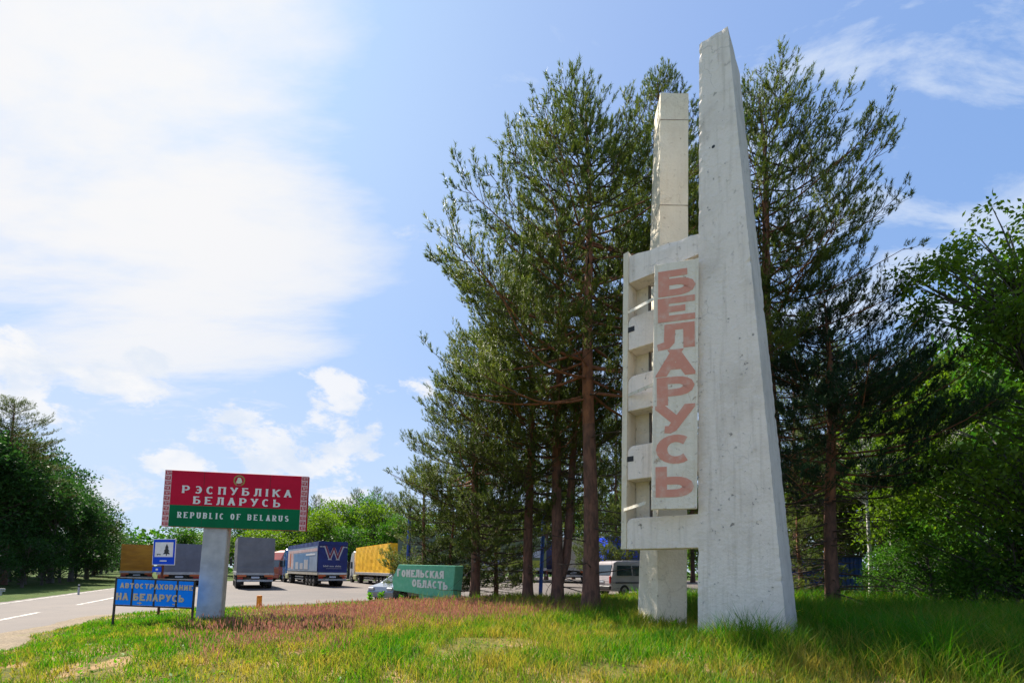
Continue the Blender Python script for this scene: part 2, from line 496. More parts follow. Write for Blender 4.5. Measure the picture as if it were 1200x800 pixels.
class Cloud:
    """collects numpy pieces: tubes (quads) and leaves (tris)"""
    def __init__(s):
        s.V, s.Q, s.T, s.tint, s.n = [], [], [], [], 0

    def add(s, V, Q=None, T=None, tint=0.0):
        if Q is not None:
            s.Q.append(Q + s.n)
        if T is not None:
            s.T.append(T + s.n)
        s.V.append(V)
        s.tint.append(np.broadcast_to(np.asarray(tint, dtype=float), (len(V),)))
        s.n += len(V)

    def tube(s, P, rad, n=5):
        P = np.asarray(P, dtype=float)
        rad = np.asarray(rad, dtype=float)
        T = np.gradient(P, axis=0)
        T /= np.linalg.norm(T, axis=1, keepdims=True) + 1e-9
        ref = np.array([0, 0, 1.0]) if abs(T[:, 2]).mean() < 0.8 else np.array([1.0, 0, 0])
        X = np.cross(T, ref)
        X /= np.linalg.norm(X, axis=1, keepdims=True) + 1e-9
        Y = np.cross(T, X)
        a = np.linspace(0, 2 * PI, n, endpoint=False)
        V = P[:, None] + rad[:, None, None] * (X[:, None] * np.cos(a)[None, :, None] + Y[:, None] * np.sin(a)[None, :, None])
        k = len(P)
        i = np.arange(k - 1)[:, None] * n
        j = np.arange(n)[None]
        Q = np.stack([i + j, i + (j + 1) % n, i + n + (j + 1) % n, i + n + j], -1).reshape(-1, 4)
        s.add(V.reshape(-1, 3), Q=Q)

    def build(s, name, mats, parent=None, mi_q=0, mi_t=0, smooth=False):
        F, mi = [], []
        if s.Q:
            q = np.concatenate(s.Q)
            F.append(q)
            mi.append(np.full(len(q), mi_q))
        if s.T:
            t = np.concatenate(s.T)
            F.append(t)
            mi.append(np.full(len(t), mi_t))
        return np_mesh(name, np.concatenate(s.V), F, mats, parent, np.concatenate(s.tint), np.concatenate(mi), smooth)


def instance_np(tpl_V, tpl_T, pos, axis, size, tint, spin=None):
    """place a small template (grown along +z) at many points, in one array"""
    n = len(pos)
    z = axis / (np.linalg.norm(axis, axis=1, keepdims=True) + 1e-9)
    rnd = RNG.normal(size=(n, 3))
    x = np.cross(z, rnd)
    x /= np.linalg.norm(x, axis=1, keepdims=True) + 1e-9
    y = np.cross(z, x)
    V = pos[:, None] + size[:, None, None] * (tpl_V[None, :, 0:1] * x[:, None] + tpl_V[None, :, 1:2] * y[:, None] + tpl_V[None, :, 2:3] * z[:, None])
    k = len(tpl_V)
    T = tpl_T[None] + (np.arange(n) * k)[:, None, None]
    return V.reshape(-1, 3), T.reshape(-1, tpl_T.shape[1]), np.repeat(tint, k)


# ------------------------------------------------------------------ lettering
def arc(cx, cy, rx, ry, a0, a1, n=10):
    return [(cx + rx * math.cos(R(a)), cy + ry * math.sin(R(a))) for a in np.linspace(a0, a1, n)]


def bowl(y0, y1, xs=0.55, closed=True):
    r = (y1 - y0) / 2
    return [(0, y1), (xs, y1)] + arc(xs, (y0 + y1) / 2, 1 - xs, r, 90, -90, 9)[1:-1] + [(xs, y0), (0, y0)]


V1 = [(0, 0), (0, 1)]
V2 = [(1, 0), (1, 1)]
GL = {
    'А': [[(0, 0), (.5, 1)], [(.5, 1), (1, 0)], [(.2, .32), (.8, .32)]],
    'Б': [V1, [(0, 1), (.92, 1)], bowl(0, .56)],
    'В': [V1, bowl(.52, 1, .45), bowl(0, .52, .55)],
    'Г': [V1, [(0, 1), (.95, 1)]],
    'Е': [V1, [(0, 1), (1, 1)], [(0, .52), (.85, .52)], [(0, 0), (1, 0)]],
    'И': [V1, V2, [(0, 0), (1, 1)]],
    'К': [V1, [(0, .45), (1, 1)], [(.32, .62), (1, 0)]],
    'Л': [[(0, 0), (.14, .03), (.24, .22), (.27, 1)], [(.27, 1), (1, 1)], V2],
    'М': [V1, [(0, 1), (.5, .3)], [(.5, .3), (1, 1)], V2],
    'Н': [V1, V2, [(0, .5), (1, .5)]],
    'О': [arc(.5, .5, .5, .5, 90, 450, 21)],
    'П': [V1, V2, [(0, 1), (1, 1)]],
    'Р': [V1, bowl(.42, 1)],
    'С': [arc(.54, .5, .54, .5, 48, 312, 17)],
    'Т': [[(.5, 0), (.5, 1)], [(0, 1), (1, 1)]],
    'У': [[(0, 1), (.53, .42)], [(1, 1), (.42, .1), (.28, 0), (.1, .02)]],
    'Х': [[(0, 0), (1, 1)], [(0, 1), (1, 0)]],
    'Ь': [V1, bowl(0, .55)],
    'Э': [arc(.46, .5, .54, .5, 132, -132, 17), [(.3, .5), (.98, .5)]],
    'Я': [V2, [(1 - x, y) for x, y in bowl(.42, 1)], [(.5, .42), (0, 0)]],
    'І': [[(.5, 0), (.5, 1)]],
    'U': [[(0, 1), (0, .3)] + arc(.5, .3, .5, .3, 180, 360, 9)[1:-1] + [(1, .3), (1, 1)]],
    'L': [V1, [(0, 0), (.95, 0)]],
    'F': [V1, [(0, 1), (1, 1)], [(0, .52), (.8, .52)]],
    'R': [V1, bowl(.45, 1), [(.45, .45), (1, 0)]],
    'S': [arc(.5, .75, .46, .25, 30, 250, 9) + arc(.5, .25, .5, .25, 100, -150, 9)[1:]],
    'W': [[(0, 1), (.26, 0)], [(.26, 0), (.5, .9)], [(.5, .9), (.74, 0)], [(.74, 0), (1, 1)]],
}
for a_, b_ in (('A', 'А'), ('B', 'В'), ('C', 'С'), ('E', 'Е'), ('I', 'І'), ('O', 'О'), ('P', 'Р')):
    GL[a_] = GL[b_]
NARROW = {'І': 0.35, 'I': 0.35}


def ribbon(pts, tv, th):
    """outline of a pen stroke whose width follows its direction"""
    P = [Vector((p[0], p[1])) for p in pts]
    closed = (P[0] - P[-1]).length < 1e-6 and len(P) > 3
    n = len(P)
    L, Rr = [], []
    for i in range(n):
        if closed:
            a, b = P[(i - 1) % (n - 1)], P[(i + 1) % (n - 1)]
        else:
            a, b = P[max(i - 1, 0)], P[min(i + 1, n - 1)]
        d0 = (P[i] - a) if (P[i] - a).length > 1e-9 else (b - P[i])
        d1 = (b - P[i]) if (b - P[i]).length > 1e-9 else d0
        d0, d1 = d0.normalized(), d1.normalized()
        t = (d0 + d1).normalized() if (d0 + d1).length > 1e-6 else d0
        nn = Vector((-t.y, t.x))
        w = math.sqrt((tv * t.y) ** 2 + (th * t.x) ** 2)
        k = 1 / max(0.55, t.dot(d0))
        L.append(P[i] + nn * w * k / 2)
        Rr.append(P[i] - nn * w * k / 2)
    return L, Rr


def glyph(mb, ch, x, y, w, h, tv, th, frame, depth, serif=0.0, z0=0.0, mi=0):
    """one letter; frame = (origin, right, up, outward)"""
    O, U, V, N = frame
    w = w * NARROW.get(ch, 1.0)
    st = []
    for s in GL[ch]:
        st.append([(x + tv / 2 + (w - tv) * p[0], y + th / 2 + (h - th) * p[1]) for p in s])
    pieces = []
    for s0, s in zip(GL[ch], st):
        L, Rr = ribbon(s, tv, th)
        for e, nb in ((0, 1), (-1, -2)):
            if len(s) > 6 and ch in 'ОOСCЭSU':
                continue
            d = Vector(s[e]) - Vector(s[nb])
            d.normalize()
            if abs(d.y) > .35 and s0[e][1] in (0, 1):
                ty = y if s0[e][1] == 0 else y + h
                for q_ in (L, Rr):
                    q_[e] = q_[e] + d * ((ty - q_[e].y) / d.y)
            elif abs(d.x) > .9 and s0[e][0] in (0, 1):
                for q_ in (L, Rr):
                    q_[e] = q_[e] + d * (tv / 2)
        pieces.append((L, Rr))
    if serif:
        for s0, s in zip(GL[ch], st):
            for e, nb in ((0, 1), (-1, -2)):
                if len(s) > 6 and ch in 'ОO':
                    continue
                dy = abs(s0[e][1] - s0[nb][1])
                dx = abs(s0[e][0] - s0[nb][0])
                if dy > dx * 0.75 and s0[e][1] in (0, 1):
                    cx, cy = s[e]
                    pieces.append(ribbon([(cx - serif, cy), (cx + serif, cy)], th, th))
    for i, (L, Rr) in enumerate(pieces):
        zt = depth + i * 0.0006
        n = len(L)
        top = [O + U * p.x + V * p.y + N * (z0 + zt) for p in L + Rr]
        bot = [O + U * p.x + V * p.y + N * (z0 + i * 0.0002) for p in L + Rr]
        F = []
        for j in range(n - 1):
            F += [(j, j + 1, n + j + 1, n + j), (2 * n + j + 1, 2 * n + j, j, j + 1)[::-1], (n + j, n + j + 1, 3 * n + j + 1, 3 * n + j)[::-1]]
        F += [(0, n, 3 * n, 2 * n), (n - 1, 2 * n - 1, 4 * n - 1, 3 * n - 1)]
        mb.poly(top + bot, F, mi)
    return w


def write(text, x0, x1, y, h, tv, th, frame, depth, mats, parent, gap=0.35, serif=0.0, wl=0.8, jit=0.0, base=None):
    """a line of letters, every letter a mesh of its own"""
    units = []
    for ch in text:
        units.append(0.55 if ch == ' ' else NARROW.get(ch, 1.0))
    tot = sum(units) + gap * (len(text) - 1)
    cw = (x1 - x0) / tot
    x = x0
    for ch, u in zip(text, units):
        if ch != ' ':
            mb = MB(base)
            glyph(mb, ch, x, y + random.uniform(-jit, jit), cw, h, tv, th, frame, depth, serif)
            mb.build('letter', mats, parent)
        x += cw * (u + gap)


def plane_frame(O, U, N):
    U = Vector(U).normalized()
    N = Vector(N).normalized()
    return (Vector(O), U, N.cross(U) if N.cross(U).z > 0 else -N.cross(U), N)


# ------------------------------------------------------------------ setting: ground, road, parking
def poly_sd(P, poly):
    """signed distance to a closed polygon, positive inside"""
    P = np.asarray(P, dtype=float)
    A = np.asarray(poly, dtype=float)
    B = np.roll(A, -1, axis=0)
    d = np.full(len(P), 1e9)
    inside = np.zeros(len(P), dtype=bool)
    for a, b in zip(A, B):
        ab = b - a
        t = np.clip(((P - a) @ ab) / (ab @ ab), 0, 1)
        d = np.minimum(d, np.linalg.norm(P - (a + t[:, None] * ab), axis=1))
        c = ((a[1] > P[:, 1]) != (b[1] > P[:, 1]))
        xx = a[0] + (P[:, 1] - a[1]) / (b[1] - a[1] + 1e-12) * (b[0] - a[0])
        inside ^= c & (P[:, 0] < xx)
    return np.where(inside, d, -d)


def sstep(a, b, x):
    t = np.clip((x - a) / (b - a), 0, 1)
    return t * t * (3 - 2 * t)


def wob(x, y, f=1.0, ph=0.0):
    """cheap smooth noise around zero"""
    return (np.sin(1.7 * f * x + 0.6 * np.sin(1.1 * f * y + ph) + ph) + np.sin(1.3 * f * y + 0.9 * np.sin(0.8 * f * x + 2 * ph) + 1.7 * ph)
            + 0.6 * np.sin(3.1 * f * (x + y) + ph) + 0.5 * np.sin(2.9 * f * (x - 0.7 * y) + 3 * ph)) / 3.1


def zpark(x, y):
    x, y = np.asarray(x, dtype=float), np.asarray(y, dtype=float)
    return 0.6 * sstep(-11, 1, x) * sstep(22, 36, y)


GRASS = [(-1.0, -8), (-5.6, 1.1), (-9.6, 8.7), (-11.5, 12.0), (-12.8, 14.6), (-13.0, 15.7), (-12.5, 16.7), (-11.4, 17.6), (-9.9, 18.6), (-8.5, 20.8),
         (-6.9, 22.9), (-2.9, 24.6), (5.2, 25.5), (13, 26.2), (18, 27), (26, 30), (48, 35), (48, -8)]
ROAD = [(-5.5, -12), (-11.7, .4), (-21.7, 20), (-28.9, 34.5), (-31.1, 40.5), (-32.5, 49), (-33.2, 60), (-33.5, 110), (-25, 110), (-25.5, 72), (-24, 62), (26, 62), (26, 8), (5, -14)]


def hgrass(x, y):
    x, y = np.asarray(x, dtype=float), np.asarray(y, dtype=float)
    sd = poly_sd(np.stack([x.ravel(), y.ravel()], 1), GRASS).reshape(x.shape)
    sd = sd + 0.22 * wob(x, y, 1.3, 0.4) + 0.10 * wob(x, y, 4.0, 1.4)
    h = 0.05 + 0.09 * sstep(0, 3, sd) + 0.13 * sstep(4.5, 9.5, y) * sstep(0.5, 4, sd) + 0.025 * wob(x, y, 1.1, 2.0) * sstep(0.5, 2, sd)
    return np.where(sd > 0.35, h, np.maximum(-0.35, 0.05 + (sd - 0.35) * 0.22))


def grid(name, x0, x1, y0, y1, step, fz, mat):
    xs = np.arange(x0, x1 + step / 2, step)
    ys = np.arange(y0, y1 + step / 2, step)
    X, Y = np.meshgrid(xs, ys)
    Z = fz(X, Y)
    nx, ny = len(xs), len(ys)
    i = (np.arange(ny - 1)[:, None] * nx + np.arange(nx - 1)[None]).ravel()
    o = np_mesh(name, np.stack([X, Y, Z], -1).reshape(-1, 3), np.stack([i, i + 1, i + nx + 1, i + nx], 1), mat, smooth=True)
    o['kind'] = 'structure'
    return o


def ground_mat(name, greens, dirt, dscale, damt, bump=0.6):
    m = bpy.data.materials.new(name)
    m.use_nodes = True
    q = G(m.node_tree)
    b = m.node_tree.nodes['Principled BSDF']
    b.inputs['Roughness'].default_value = 0.95
    b.inputs['Specular IOR Level'].default_value = 0.1
    t = q.n('ShaderNodeTexCoord').outputs['Object']
    c = q.mix(q.step(q.noise(t, 1.3, 6, 0.6), 0.38, 0.64), greens[0], greens[1])
    c = q.mix(q.step(q.noise(t, 24, 5, 0.65), 0.4, 0.68), c, tuple(k * 0.55 for k in greens[0]))
    c = q.mix(q.m('MULTIPLY', q.step(q.noise(t, dscale, 6, 0.62), 0.62 - damt, 0.72 - damt), 0.92), c, dirt)
    q.put(b.inputs['Base Color'], c)
    bn = q.n('ShaderNodeBump')
    bn.inputs['Strength'].default_value = bump
    bn.inputs['Distance'].default_value = 0.04
    q.put(bn.inputs['Height'], q.noise(t, 30, 6, 0.7))
    m.node_tree.links.new(bn.outputs[0], b.inputs['Normal'])
    return m


M['lawn'] = ground_mat('meadow soil and moss', ((0.085, 0.095, 0.02), (0.20, 0.155, 0.045)), (0.33, 0.21, 0.11), 0.9, 0.10)
M['forest'] = ground_mat('forest floor', ((0.045, 0.085, 0.015), (0.075, 0.10, 0.022)), (0.12, 0.085, 0.05), 0.3, 0.02)
ma = bpy.data.materials.new('worn asphalt')
ma.use_nodes = True
q = G(ma.node_tree)
b = ma.node_tree.nodes['Principled BSDF']
b.inputs['Roughness'].default_value = 0.82
b.inputs['Specular IOR Level'].default_value = 0.35
t = q.n('ShaderNodeTexCoord').outputs['Object']
c = q.mix(q.step(q.noise(t, 0.22, 5, 0.6), 0.35, 0.65), (0.112, 0.090, 0.077), (0.085, 0.070, 0.063))
rt = q.v('MULTIPLY', t, (1, 1, 1))
mpn = q.n('ShaderNodeMapping')
mpn.inputs['Rotation'].default_value = (0, 0, R(-28))
mpn.inputs['Scale'].default_value = (1.0, 0.06, 1)
q.put(mpn.inputs[0], t)
c = q.mix(q.m('MULTIPLY', q.step(q.noise(mpn.outputs[0], 0.8, 4, 0.6), 0.48, 0.7), 0.5), c, (0.066, 0.057, 0.053))
vo = q.n('ShaderNodeTexVoronoi', feature='DISTANCE_TO_EDGE')
vo.inputs['Scale'].default_value = 0.45
q.put(vo.inputs['Vector'], q.v('ADD', t, q.v('SCALE', q.n('ShaderNodeTexNoise').outputs['Color'], 0.0)))
crack = q.m('MULTIPLY', q.step(vo.outputs['Distance'], 0.0, 0.014, 1, 0), q.step(q.noise(t, 0.35, 3, 0.5), 0.5, 0.6))
c = q.mix(q.m('MULTIPLY', crack, 0.75), c, (0.05, 0.046, 0.044))
c = q.mix(q.m('MULTIPLY', q.step(q.noise(t, 60, 3, 0.6), 0.35, 0.7), 0.35), c, (0.15, 0.128, 0.114))
c = q.mix(q.m('MULTIPLY', q.step(q.noise(t, 0.09, 2, 0.4), 0.52, 0.535), 0.35), c, (0.07, 0.06, 0.056))
c = q.mix(q.m('MULTIPLY', q.step(q.noise(t, 0.6, 5, 0.65), 0.60, 0.70), 0.7), c, (0.06, 0.055, 0.053))
q.put(b.inputs['Base Color'], c)
bn = q.n('ShaderNodeBump')
bn.inputs['Strength'].default_value = 0.3
bn.inputs['Distance'].default_value = 0.01
q.put(bn.inputs['Height'], q.noise(t, 90, 3, 0.6))
ma.node_tree.links.new(bn.outputs[0], b.inputs['Normal'])
M['asphalt'] = ma
M['paint_line'] = pmat('worn road paint', (0.42, 0.40, 0.37), (0.14, 0.12, 0.11), 4, 0.7, lo=0.42, hi=0.56)
M['sand'] = ground_mat('sandy verge', ((0.27, 0.215, 0.15), (0.22, 0.18, 0.13)), (0.18, 0.17, 0.08), 1.2, 0.03)

gs = 1500.0
o = np_mesh('ground', [(-gs, -200, -0.09), (gs, -200, -0.09), (gs, gs, -0.09), (-gs, gs, -0.09)], np.array([[0, 1, 2, 3]]), M['forest'])
o['kind'] = 'structure'


def zroad(X, Y):
    sd = poly_sd(np.stack([X.ravel(), Y.ravel()], 1), ROAD).reshape(X.shape) + 0.12 * wob(X, Y, 1.0, 1.0)
    return np.where(sd > 0, zpark(X, Y), np.maximum(zpark(X, Y) + sd * 0.3, -0.35 + zpark(X, Y)))


grid('road', -46, 28, -14, 110, 0.6, zroad, M['asphalt'])
grid('meadow', -17, 48, -8, 34.5, 0.25, hgrass, M['lawn'])


def verge(X, Y):
    """sandy strip beside the asphalt under the meadow's ragged edge"""
    sd = poly_sd(np.stack([X.ravel(), Y.ravel()], 1), GRASS).reshape(X.shape) + 0.25 * wob(X, Y, 1.0, 3.0) + 0.1 * wob(X, Y, 3.1, 1.0) + 0.26
    return np.where(sd > 0, 0.022, np.maximum(-0.3, 0.022 + sd * 0.08)) + zpark(X, Y)


grid('sand_verge', -17, 2, -2, 27, 0.3, verge, M['sand'])
# far verge on the forest side of the road
fv = [(-6.1, -12), (-12.3, .4), (-22.3, 20), (-29.5, 34.5), (-31.7, 40.5), (-33.1, 49), (-33.8, 60), (-34.1, 110), (-120, 110), (-120, -14)]
grid('forest_bank', -110, -8, -12, 108, 1.0,
     lambda X, Y: (lambda sd: np.where(sd > 0, 0.03 + 0.5 * sstep(1, 12, sd) + 0.05 * wob(X, Y, .7), np.maximum(-0.4, 0.03 + sd * .2)))(
         poly_sd(np.stack([X.ravel(), Y.ravel()], 1), fv).reshape(X.shape)), M['forest'])

RD = Vector((-0.455, 0.8905, 0))
RN = Vector((0.8905, 0.455, 0))


def rpt(s, n):
    p = RD * s + RN * n
    k = max(0.0, p.y - 30)
    return Vector((p.x + 0.0075 * k * k, p.y, 0))


def stripe(s0, s1, n, w):
    k = max(2, int((s1 - s0) / 2) + 1)
    pts = []
    for i in range(k):
        s = s0 + (s1 - s0) * i / (k - 1)
        pts += [rpt(s, n - w / 2) + Vector((0, 0, .006)), rpt(s, n + w / 2) + Vector((0, 0, .006))]
    o = MB().poly(pts, [(2 * i, 2 * i + 1, 2 * i + 3, 2 * i + 2) for i in range(k - 1)]).build('road_marking', M['paint_line'])
    o['kind'] = 'structure'


for s in (2, 10.5, 18, 25.6, 36, 45):
    stripe(s, s + (5.6 if 25 < s < 26 else 4.0), -6.85, 0.16)
stripe(0, 55, -9.65, 0.13)
stripe(0, 13.5, -5.05, 0.12)

# ------------------------------------------------------------------ monument
MA = onz(817, 752, 0.2)                                    # front left foot of the tall pillar
TH = R(41)
MU = Vector((math.cos(TH), -math.sin(TH), 0))              # along the front face, to the right
MBk = Vector((math.sin(TH), math.cos(TH), 0))              # to the back
MN = -MBk
MZ = Vector((0, 0, 1))
mon = thing('monument', 'tall whitewashed concrete border monument with two pillars and a vertical lettered panel', 'monument', (MA.x, MA.y, 0.2))


def mu(px, py, b=0.0):
    """(u, z) on the plane parallel to the front face, b behind it"""
    p = onplane(px, py, MA + MBk * b, MN)
    return ((p - MA).dot(MU), p.z)


def mp_(u, b, z):
    return Vector((MA.x, MA.y, 0)) + MU * u + MBk * b + MZ * z


def rough_hex(name, c, mats, parent, nu, nz, nb, amp, mi_side=None):
    """six-sided block from 8 corners (bottom 4, top 4; front-left, front-right, back-right, back-left) with worn, uneven arrises"""
    c = [Vector(p) - Vector(mon.location) for p in c]
    bm = bmesh.new()
    vs = {}

    def P(i, j, k):
        fu, fb, fz = i / nu, j / nb, k / nz
        bot = c[0].lerp(c[1], fu).lerp(c[3].lerp(c[2], fu), fb)
        top = c[4].lerp(c[5], fu).lerp(c[7].lerp(c[6], fu), fb)
        return bot.lerp(top, fz)

    def vert(i, j, k):
        if (i, j, k) not in vs:
            p = P(i, j, k)
            e = (i in (0, nu)) + (j in (0, nb)) + (k in (0, nz))
            if e >= 2:
                ctr = sum(c, Vector()) / 8
                d = Vector((ctr.x - p.x, ctr.y - p.y, 0)).normalized()
                p = p + d * random.uniform(0, amp) * (3.2 if random.random() < .07 else 1) + MZ * random.uniform(-amp, amp) * (k in (nz,))
            elif e == 1:
                p = p + Vector((random.uniform(-1, 1), random.uniform(-1, 1), 0)) * amp * 0.18
            vs[(i, j, k)] = bm.verts.new(p)
        return vs[(i, j, k)]

    def sheet(f, a, b2, mi):
        for x in range(a):
            for y in range(b2):
                fc = bm.faces.new([vert(*f(x, y)), vert(*f(x + 1, y)), vert(*f(x + 1, y + 1)), vert(*f(x, y + 1))])
                fc.material_index = mi
    sheet(lambda x, y: (x, 0, y), nu, nz, 0)
    sheet(lambda x, y: (x, nb, y), nu, nz, 0)
    sheet(lambda x, y: (0, x, y), nb, nz, 0)
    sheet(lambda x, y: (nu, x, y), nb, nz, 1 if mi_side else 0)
    sheet(lambda x, y: (x, y, 0), nu, nb, 0)
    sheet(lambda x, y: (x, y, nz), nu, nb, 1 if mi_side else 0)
    bmesh.ops.recalc_face_normals(bm, faces=bm.faces)
    me = bpy.data.meshes.new(name)
    bm.to_mesh(me)
    bm.free()
    return link_mesh(name, me, mats, parent)


# tall pillar: corners from its outline in the photograph, on planes parallel to its front face
u0b = mu(817, 752)[0]
u1b = mu(926, 752)[0]
u0t, zt = mu(819, 52)
u1t, _ = mu(853, 46)
TOPZ = mu(835, 44)[1]
DB, DT = 1.0, 0.85
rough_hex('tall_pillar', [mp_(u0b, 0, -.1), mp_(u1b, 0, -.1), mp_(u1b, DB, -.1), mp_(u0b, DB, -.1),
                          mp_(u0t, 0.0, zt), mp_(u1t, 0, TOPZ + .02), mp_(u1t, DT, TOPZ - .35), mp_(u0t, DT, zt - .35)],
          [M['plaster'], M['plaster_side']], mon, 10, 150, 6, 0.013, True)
# a nail hole low on the shaft and a broken edge patch
uh, zh = mu(836, 172)
MB(mon.location).cyl(mp_(uh, -.004, zh), mp_(uh, .05, zh), .035, n=9).build('bolt_hole', M['black'], mon)

# slender cream pillar standing behind, turned square to the road
RY = onz(788, 737, 0.22).y


def ry(px, py, d=0.0):
    p = at(px, py, RY + d)
    return Vector((p.x, p.y, p.z))


ztr = ry(790, 109).z
zj0 = -.1
fl, fr_, tl_, tr0 = ry(770, 730), ry(805, 730), ry(774, 109), ry(807, 109)
bl, tlb = ry(747, 727, 1.0), ry(766.5, 116, .75)


def dn(p, z):
    return Vector((p.x, p.y, z))


slope = lambda lo, hi: lo + (lo - hi) * ((lo.z + .1) / (hi.z - lo.z))
fl, fr_, bl = dn(slope(fl, tl_), zj0), dn(slope(fr_, tr0), zj0), dn(slope(bl, tlb), zj0)
rp = [fl, fr_, Vector((fr_.x + .1, bl.y, zj0)), bl, dn(tl_, ztr), dn(tr0, ztr), Vector((tr0.x + .05, tlb.y, ztr)), dn(tlb, ztr)]
rough_hex('slender_pillar', rp, [M['cream']], mon, 5, 60, 5, 0.010)
for py_ in (141, 241):                                      # casting joints round the shaft
    zj = ry(790, py_).z
    fz = (zj + .1) / (ztr + .1)
    q4 = [rp[i].lerp(rp[i + 4], fz) for i in range(4)]
    ctr = sum(q4, Vector()) / 4
    q4 = [ctr + (p - ctr) * 1.008 for p in q4]
    MB(mon.location).hexa(q4 + [p + MZ * .02 for p in q4]).build('joint', M['joint'], mon)

# fin on the left and the five beams that tie it to the pillar
uf0, zf1 = mu(731, 298)
uf1, _ = mu(737, 298)
uf0b, zf0 = mu(728, 643)
FD = 0.62
rough_hex('fin', [mp_(uf0b, -.02, zf0), mp_(uf0b + .13, -.02, zf0), mp_(uf0b + .13, FD, zf0), mp_(uf0b, FD, zf0),
                  mp_(uf0, -.02, zf1), mp_(uf0 + .13, -.02, zf1), mp_(uf0 + .13, FD, zf1), mp_(uf0, FD, zf1)],
          [M['cream']], mon, 1, 40, 4, 0.010)
UA = lambda z: uf0b + (uf0 - uf0b) * (z - zf0) / (zf1 - zf0) + .131
ub = u0b + 0.45
beams = []
for k, (t_l, t_r, b_l) in enumerate(((300, 276, 331), (372, 362, 410), (441, 434, 482), (523, 515, 562), (607, 604, 643))):
    zl = mu(738, t_l)[1]
    zr_ = mu(815, t_r)[1]
    zb = mu(738, b_l)[1]
    ua = UA((zl + zb) / 2) - .004
    if k:
        zr_ = zl
    um = u0b + 0.03 + (u0t - u0b) * (zl / TOPZ)
    ue = um + .25
    bdp = .5
    if k == 0:
        c8 = [mp_(ua, 0.012, zb), mp_(ue, 0.012, zb), mp_(ue, bdp, zb), mp_(ua, bdp, zb),
              mp_(ua, 0.012, zl), mp_(ue, .012, zr_), mp_(ue, bdp, zr_), mp_(ua, bdp, zl)]
        rough_hex('beam', c8, [M['plaster']], mon, 8, 5, 3, .018)
    else:
        # face with a quarter-round upper left corner
        rr = min(.16, (zl - zb) * .35)
        prof = [(ua, zb), (ue, zb), (ue, zl)] + [(ua + rr - rr * math.sin(a), zl - rr + rr * math.cos(a)) for a in np.linspace(0, PI / 2, 6)]
        mb = MB(mon.location)
        jit = [random.uniform(-.012, .012) for _ in prof]
        n = len(prof)
        pts = [mp_(p[0], .012, p[1] + j) for p, j in zip(prof, jit)] + [mp_(p[0], bdp, p[1] + j) for p, j in zip(prof, jit)]
        mb.poly(pts, [tuple(range(n - 1, -1, -1)), tuple(range(n, 2 * n))] + [(i, (i + 1) % n, n + (i + 1) % n, n + i) for i in range(n)])
        mb.build('beam', [M['plaster']], mon, bevel=.012)
        if k in (1, 3):
            MB(mon.location).b2((0, 0, 0), (0, 0, 0)) if False else None
            zz = zl - (zl - zb) * .45
            MB(mon.location).hexa([mp_(ua + .002, .004, zz), mp_(ua + .16, .004, zz), mp_(ua + .16, .05, zz), mp_(ua + .002, .05, zz),
                                   mp_(ua + .002, .004, zz + .12), mp_(ua + .16, .004, zz + .12), mp_(ua + .16, .05, zz + .12), mp_(ua + .002, .05, zz + .12)]).build('socket', M['black'], mon)
    beams.append((zb, zl))
# backing wall that closes half of each recess
ua = UA((zf0 + zf1) / 2)
zz0, zz1 = beams[-1][1] - .1, beams[0][0] + .1
MB(mon.location).hexa([mp_(ua - .01, .43, zz0), mp_(ua + .34, .43, zz0), mp_(ua + .34, .47, zz0), mp_(ua - .01, .47, zz0),
                       mp_(ua - .01, .43, zz1), mp_(ua + .34, .43, zz1), mp_(ua + .34, .47, zz1), mp_(ua - .01, .47, zz1)]).build('back_slab', M['cream'], mon)
# dark strip added beside the backing slab, its colour painting the gap's shade
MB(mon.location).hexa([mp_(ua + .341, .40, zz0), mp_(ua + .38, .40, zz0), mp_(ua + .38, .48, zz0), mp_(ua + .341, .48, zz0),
                       mp_(ua + .341, .40, zz1), mp_(ua + .38, .40, zz1), mp_(ua + .38, .48, zz1), mp_(ua + .341, .48, zz1)]).build('gap_shade_strip', M['gap_shade'], mon)

# lettered panel, hung slightly askew in front of beams and pillar
PT = R(16)
PU = Vector((math.cos(PT), -math.sin(PT), 0))
PNn = Vector((-math.sin(PT), -math.cos(PT), 0))
P0 = mp_(u0b + 0.05, -.16, 0) 
P0 = Vector((P0.x, P0.y, 0))


def pu(px, py):
    p = onplane(px, py, P0, PNn)
    return ((p - P0).dot(PU), p.z)


cl = [pu(763, 598), pu(817, 594), pu(819, 303), pu(767, 310)]


def pw(u, z, off=0.0):
    return P0 + PU * u + MZ * z + PNn * off


zb_p = (cl[0][1] + cl[1][1]) / 2
zt_p = (cl[2][1] + cl[3][1]) / 2
pb0, pb1, pt0, pt1 = cl[0][0], cl[1][0], cl[3][0], cl[2][0]
panel = MB(mon.location).hexa([pw(pb0, zb_p), pw(pb1, zb_p), pw(pb1, zb_p, -.12), pw(pb0, zb_p, -.12),
                               pw(pt0, zt_p), pw(pt1, zt_p), pw(pt1, zt_p, -.12), pw(pt0, zt_p, -.12)]).build('panel', M['panel'], mon, bevel=.008)
for (a0, a1, off) in ((pt0, pb0, .03), (pt1, pb1, -.03)):      # folded edge rims
    MB(mon.location).hexa([pw(a1 + off - .022, zb_p, .001), pw(a1 + off + .022, zb_p, .001), pw(a1 + off + .022, zb_p, .014), pw(a1 + off - .022, zb_p, .014),
                           pw(a0 + off - .022, zt_p, .001), pw(a0 + off + .022, zt_p, .001), pw(a0 + off + .022, zt_p, .014), pw(a0 + off - .022, zt_p, .014)]).build('rim', M['panel'], panel)
rows = [('Б', 318, 344), ('Е', 350, 374), ('Л', 381, 406), ('А', 411, 438), ('Р', 443, 472), ('У', 476, 505), ('С', 511, 541), ('Ь', 548, 580)]
